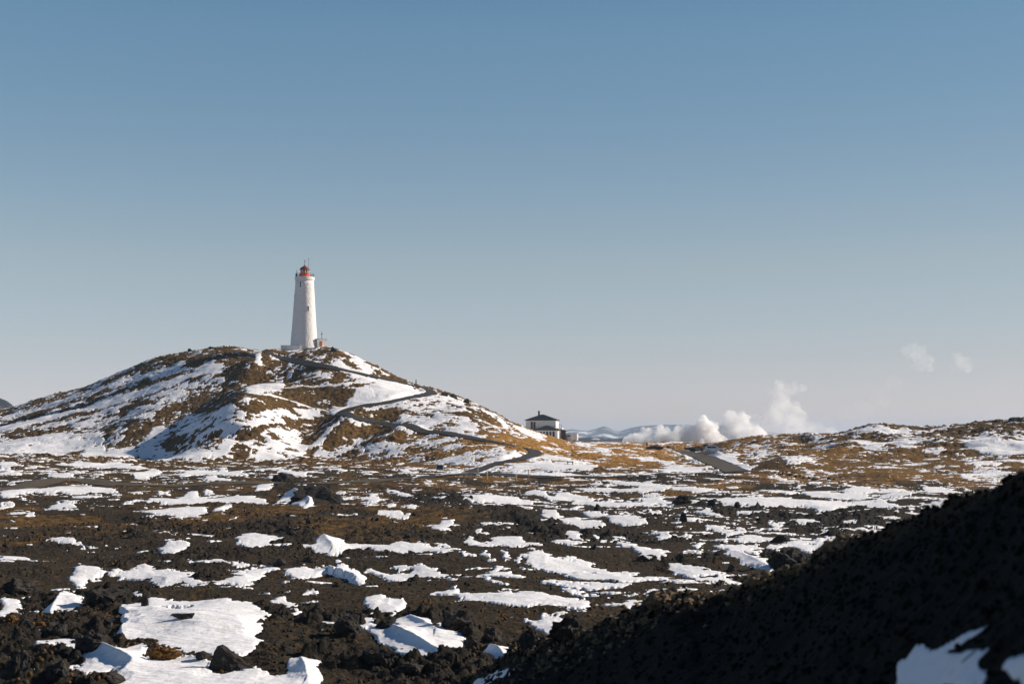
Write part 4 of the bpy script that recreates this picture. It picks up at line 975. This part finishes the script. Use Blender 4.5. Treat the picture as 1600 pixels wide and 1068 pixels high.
pts = [at0(px + rd.uniform(-2, 2), py) for px, py in ((1072,702),(1080,703),(1086,703),(1092,704),(1097,704),(1104,702),(1112,701),(1121,700),(1015,700),(1021,700),(1027,700),(1044,700),(1052,701))]
pts = [(float(a_[0]), float(a_[1])) for a_ in pts]
scatter(pts, lambda r, y: r.uniform(1.4, 2.6), 'dark lava boulder at the edge of the parking place in front of the steam', 'boulders round the parking place', M['rock'])

# loose gravel and clods: far too many to count, one sheet of small broken stones each
def gravel(name, x, y, size, material, label, seed, sink=0.25):
    rg = np.random.default_rng(seed); n = len(x); d = land(x, y)
    ph = (1+5**0.5)/2; V = np.array([(-1,ph,0),(1,ph,0),(-1,-ph,0),(1,-ph,0),(0,-1,ph),(0,1,ph),(0,-1,-ph),(0,1,-ph),(ph,0,-1),(ph,0,1),(-ph,0,-1),(-ph,0,1)])/1.9
    Fc = np.array([(0,11,5),(0,5,1),(0,1,7),(0,7,10),(0,10,11),(1,5,9),(5,11,4),(11,10,2),(10,7,6),(7,1,8),(3,9,4),(3,4,2),(3,2,6),(3,6,8),(3,8,9),(4,9,5),(2,4,11),(6,2,10),(8,6,7),(9,8,1)])
    W = V[None]*(1 + rg.uniform(-0.35, 0.35, (n, 12, 1)))*rg.uniform(0.6, 1.3, (n, 1, 3))*size[:, None, None]*0.5
    t = rg.uniform(0, 6.28, n); c, s_ = np.cos(t)[:, None], np.sin(t)[:, None]; k = rg.uniform(-0.6, 0.6, n); ck, sk = np.cos(k)[:, None], np.sin(k)[:, None]
    X = W[..., 0]*c - W[..., 1]*s_; Y = W[..., 0]*s_ + W[..., 1]*c; Z = W[..., 2]; X, Z = X*ck - Z*sk, X*sk + Z*ck
    co = np.stack([X + x[:, None], Y + y[:, None], Z + (d['z'] + size*(0.5-sink)*0.5)[:, None]], -1).reshape(-1, 3).astype(np.float32)
    q = (Fc[None] + 12*np.arange(n)[:, None, None]).reshape(-1, 3).astype(np.int32)
    me = bpy.data.meshes.new(name); me.vertices.add(len(co)); me.vertices.foreach_set('co', co.ravel()); me.loops.add(q.size); me.loops.foreach_set('vertex_index', q.ravel())
    me.polygons.add(len(q)); me.polygons.foreach_set('loop_start', np.arange(0, q.size, 3, dtype=np.int32)); me.update(calc_edges=True)
    return tag(link_mesh(name, me, material), label, 'moss' if 'moss_t' in name else 'gravel', None, 'stuff')
rg = np.random.default_rng(11)
y_ = 1/rg.uniform(1/150, 1/45, 52000); x_ = y_*rg.uniform(-0.40, 0.40, 52000); l_ = land(x_, y_); f_ = 0.40 + 0.3*l_['rub']
k_ = (l_['m'] < 0.35) & (~l_['near']) & (rg.uniform(0, 1, 52000) < 0.35 + 1.6*np.clip(f_-0.42, 0, 1)*4 - 0.22)
gravel_mat = mat('lava_gravel', (0.037, 0.029, 0.0195), 0.95, var=0.75, scale=2.2, spec=0.1)
gravel('gravel', x_[k_], y_[k_], (0.025 + 0.13*rg.random(k_.sum())**4)*(0.7 + y_[k_]/90), gravel_mat, 'coarse broken lava gravel covering the bare ground of the plain', 1)
y_ = 1/rg.uniform(1/190, 1/45, 15000); x_ = y_*rg.uniform(-0.40, 0.40, 15000); l_ = land(x_, y_); k_ = (l_['m'] < 0.3) & (~l_['near']) & (fbm(x_/6, y_/6, 4, 307) + rg.uniform(-0.12, 0.12, 15000) > 0.53)
gravel('moss_tufts', x_[k_], y_[k_], (0.03 + 0.16*rg.random(k_.sum())**4)*(0.7 + y_[k_]/110), mat('dry_moss', (0.10, 0.056, 0.021), 1.0, var=0.8, scale=0.9, spec=0.05), 'small rusty brown tufts of moss and dry grass among the lava', 5, 0.45)
def on_slope(px, f): 
    D_ = np.interp(px, XG, EDGE_D)*f; return (px-CX)/F*D_, D_
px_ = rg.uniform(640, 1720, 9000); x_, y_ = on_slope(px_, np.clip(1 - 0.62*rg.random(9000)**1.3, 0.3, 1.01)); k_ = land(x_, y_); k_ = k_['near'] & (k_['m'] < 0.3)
gravel('gravel', x_[k_], y_[k_], (0.03 + 0.13*rg.random(k_.sum())**3)*(0.25 + y_[k_]/45), mat('shade_toned_clods', (0.006, 0.0068, 0.005), 1.0, var=0.8, scale=1.5, spec=0.05), 'mossy clods and stones covering the shaded slope, its shade painted into their colour', 2, 0.4)  # mossy clods, blackened in colour to carry the slope's shade
px_ = rg.uniform(740, 1330, 1500); x_, y_ = on_slope(px_, 1.005 - 0.13*rg.random(1500)**1.6*np.clip((1180-px_)/200, 0.15, 1)); k_ = land(x_, y_)['near']
gravel('gravel', x_[k_], y_[k_], 0.03 + 0.15*rg.random(k_.sum())**4, mat('rim_gravel', (0.13, 0.092, 0.056), 0.95, var=0.8, scale=3.0, spec=0.1), 'small brown stones along the upper rim of the shaded slope', 3, 0.2)  # lighter brown paints the sunlit band of stones along the rim

# ------------------------------------------------------------------ far mountains
def far_material(name, rock, snow_amt, scale):
    m = bpy.data.materials.new(name); m.use_nodes = True; n = m.node_tree; p = n.nodes['Principled BSDF']; p.inputs['Roughness'].default_value = 0.95; p.inputs['Specular IOR Level'].default_value = 0.05
    tc = n.nodes.new('ShaderNodeTexCoord'); no = n.nodes.new('ShaderNodeTexNoise'); no.inputs['Scale'].default_value = scale; no.inputs['Detail'].default_value = 9; no.inputs['Roughness'].default_value = 0.65
    n.links.new(tc.outputs['Object'], no.inputs['Vector']); r = ramp(n, [(snow_amt-0.04, rock), (snow_amt+0.04, (0.72, 0.72, 0.74))]); n.links.new(no.outputs['Fac'], r.inputs[0]); n.links.new(r.outputs[0], p.inputs['Base Color']); return m
def mountain(name, d, prof, depth, material, seed, zbase=-12.0):
    xs = np.array([p[0] for p in prof], float); n = max(60, int((xs[-1]-xs[0])*0.8)); X = np.linspace(xs[0], xs[-1], n); rows = 40
    x = (X-CX)/F*d; zt = CH + d*row_slope(np.interp(X, xs, [p[1] for p in prof]))
    bm = nb(); V = []
    for j in range(rows):
        t = j/(rows-1)*2 - 1; k = np.cos(t*math.pi/2)**1.3
        yy = d + t*depth + 0*x; rough = (fbm(x/(depth*0.25)+seed, yy/(depth*0.25), 5, seed)-0.5)
        z = zbase + (zt-zbase)*np.clip(k*(1 + 0.55*rough*(1-k)), 0, 1.0) ; sc = (d + t*depth)/d
        V.append([bm.verts.new((a_*sc, b_, c_)) for a_, b_, c_ in zip(x, yy, z)])
    for j in range(rows-1):
        for i in range(n-1): bm.faces.new((V[j][i], V[j][i+1], V[j+1][i+1], V[j+1][i]))
    o = obj(name, bm, material, smooth=True); return tag(o, kind='structure')
mountain('snowy_mountain', 1500, [(-420,660),(-300,612),(-180,592),(-90,597),(-40,611),(0,621),(10,625),(22,632),(36,645),(60,668),(90,690)], 260, far_material('dark_snowy_rock', (0.02, 0.022, 0.025), 0.52, 0.02), 5)
mountain('mountains', 8200, [(860,690),(880,673),(892,670),(905,672),(918,673),(930,670),(938,667),(943,665.5),(949,667),(958,672),(966,674),(985,668),(1000,665),(1040,663),(1070,662),(1085,664),(1110,662),(1118,659),(1128,662),(1160,668),(1200,672),(1230,677),(1250,672),(1262,676),(1280,679),(1330,684),(1400,688)], 900, far_material('distant_snowy_rock', (0.05, 0.055, 0.06), 0.56, 0.006), 9)
mountain('dark_hills', 2600, [(880,690),(905,684),(925,682),(945,683.5),(960,685),(990,683),(1030,684),(1080,685),(1130,688)], 300, far_material('dark_lava_hills', (0.03, 0.032, 0.034), 0.60, 0.03), 12, -10)

# ------------------------------------------------------------------ steam
def steam(name, d, puffs, density, label, disp, aniso=0.2):
    s = d/F; bm = nb(); rq = random.Random(len(puffs)); more = []
    for (px, py, r) in puffs:
        for _ in range(5):
            th = rq.uniform(-0.3, math.pi+0.3); k = rq.uniform(0.25, 0.5); more.append((px + r*0.95*math.cos(th), py - r*0.95*math.sin(th), r*k))
    puffs = puffs + more
    for (px, py, r) in puffs:
        c = by_depth(px, py, d + (hash((px, py)) % 7 - 3)*r*s*0.15); q = bmesh.ops.create_icosphere(bm, subdivisions=3, radius=r*s)
        for v in q['verts']: v.co = Vector((v.co.x, v.co.y*1.1, v.co.z)) + c
    me = bpy.data.meshes.new(name); bm.to_mesh(me); bm.free(); o = link_mesh(name, me, None)
    rm = o.modifiers.new('remesh', 'REMESH'); rm.mode = 'VOXEL'; rm.voxel_size = 0.45
    dg = bpy.context.evaluated_depsgraph_get(); dg.update(); nm = bpy.data.meshes.new_from_object(o.evaluated_get(dg)); o.modifiers.clear(); o.data = nm
    k = len(nm.vertices); co = np.empty(k*3); nm.vertices.foreach_get('co', co); co = co.reshape(-1, 3); no = np.empty(k*3); nm.vertices.foreach_get('normal', no); no = no.reshape(-1, 3)
    n3 = np.array([mnoise.fractal(Vector(c)/8.0, 0.9, 2.0, 3) for c in co]); n4 = np.array([abs(mnoise.noise(Vector(c)/4.0)) for c in co])
    n5 = np.array([abs(mnoise.noise(Vector(c)/1.5)) for c in co]); co += no*(n3*disp + (n4-0.25)*disp*0.9 + (n5-0.25)*0.45)[:, None]; nm.vertices.foreach_set('co', co.ravel()); nm.update()
    m = bpy.data.materials.new(name); m.use_nodes = True; n = m.node_tree; n.nodes.clear(); out = n.nodes.new('ShaderNodeOutputMaterial'); v = n.nodes.new('ShaderNodeVolumePrincipled')
    v.inputs['Color'].default_value = (0.995, 0.992, 0.992, 1); tc = n.nodes.new('ShaderNodeTexCoord'); tx = n.nodes.new('ShaderNodeTexNoise'); tx.inputs['Scale'].default_value = 0.16; tx.inputs['Detail'].default_value = 5; tx.inputs['Roughness'].default_value = 0.6
    n.links.new(tc.outputs['Object'], tx.inputs['Vector']); mr = n.nodes.new('ShaderNodeMapRange'); mr.inputs['From Min'].default_value = 0.38; mr.inputs['From Max'].default_value = 0.62; mr.inputs['To Min'].default_value = density*0.12; mr.inputs['To Max'].default_value = density*1.9
    n.links.new(tx.outputs['Fac'], mr.inputs['Value']); n.links.new(mr.outputs[0], v.inputs['Density']); v.inputs['Anisotropy'].default_value = aniso; n.links.new(v.outputs[0], out.inputs['Volume'])
    nm.materials.clear(); nm.materials.append(m); return tag(o, label, 'steam', None, 'stuff')
SD_ = 640.0
steam('steam', SD_, [(982,690,10),(995,685,11),(1009,679,10),(1012,690,11),(1026,690,10),(1037,679,11),(1034,690,13),(1050,686,11),(1061,680,12),(1074,674,9),(1076,686,13),(1090,674,12),(1098,664,14),(1104,680,18),(1118,690,14),(1095,692,12)], 0.55, 'dense white steam bank billowing up behind the parking place', 1.2)
steam('steam', SD_+45, [(1128,676,14),(1142,660,13),(1138,650,8),(1152,668,16),(1160,658,12),(1165,680,16),(1182,676,15)], 0.22, 'softer grey-white steam to the right of the dense bank', 1.3)
steam('steam', SD_+80, [(1195,668,16),(1208,655,18),(1222,640,20),(1221,622,14),(1221,610,14),(1208,616,9),(1240,609,10),(1254,609,7),(1236,660,22),(1256,668,16),(1222,675,20),(1272,674,12),(1190,682,20),(1175,668,14),(1262,682,18),(1288,682,15),(1180,655,10),(1304,685,12),(1320,687,9),(1240,645,14)], 0.058, 'tall thin steam column rising at the right end of the steam field', 1.3)
steam('steam', SD_+130, [(1290,668,18),(1325,655,18),(1352,640,16),(1378,622,15),(1400,600,14),(1345,672,14)], 0.0045, 'very faint veil of steam drifting from the column up to the detached puffs', 1.0)
steam('steam', SD_+110, [(1420,550,11),(1432,553,14),(1444,563,14),(1436,571,12),(1452,575,8),(1428,545,8)], 0.03, 'faint detached puff of steam high above the right ridge, larger of two', 1.0)
steam('steam', SD_+110, [(1497,556,8),(1503,566,11),(1512,574,9),(1495,574,8)], 0.028, 'faint detached puff of steam high above the right ridge, smaller of two', 1.0)

# ------------------------------------------------------------------ air
bm = nb(); box(bm, -19500, 19500, -400, 14500, -30, 130)
hz = obj('haze', bm, None); m = bpy.data.materials.new('haze_air'); m.use_nodes = True; n = m.node_tree; n.nodes.clear(); out = n.nodes.new('ShaderNodeOutputMaterial'); v = n.nodes.new('ShaderNodeVolumePrincipled')
v.inputs['Color'].default_value = (0.62, 0.78, 1.0, 1); v.inputs['Density'].default_value = 7.5e-5; v.inputs['Anisotropy'].default_value = 0.0; n.links.new(v.outputs[0], out.inputs['Volume']); hz.data.materials.append(m)
tag(hz, 'clear winter air turning the far mountains blue', 'haze', kind='stuff')
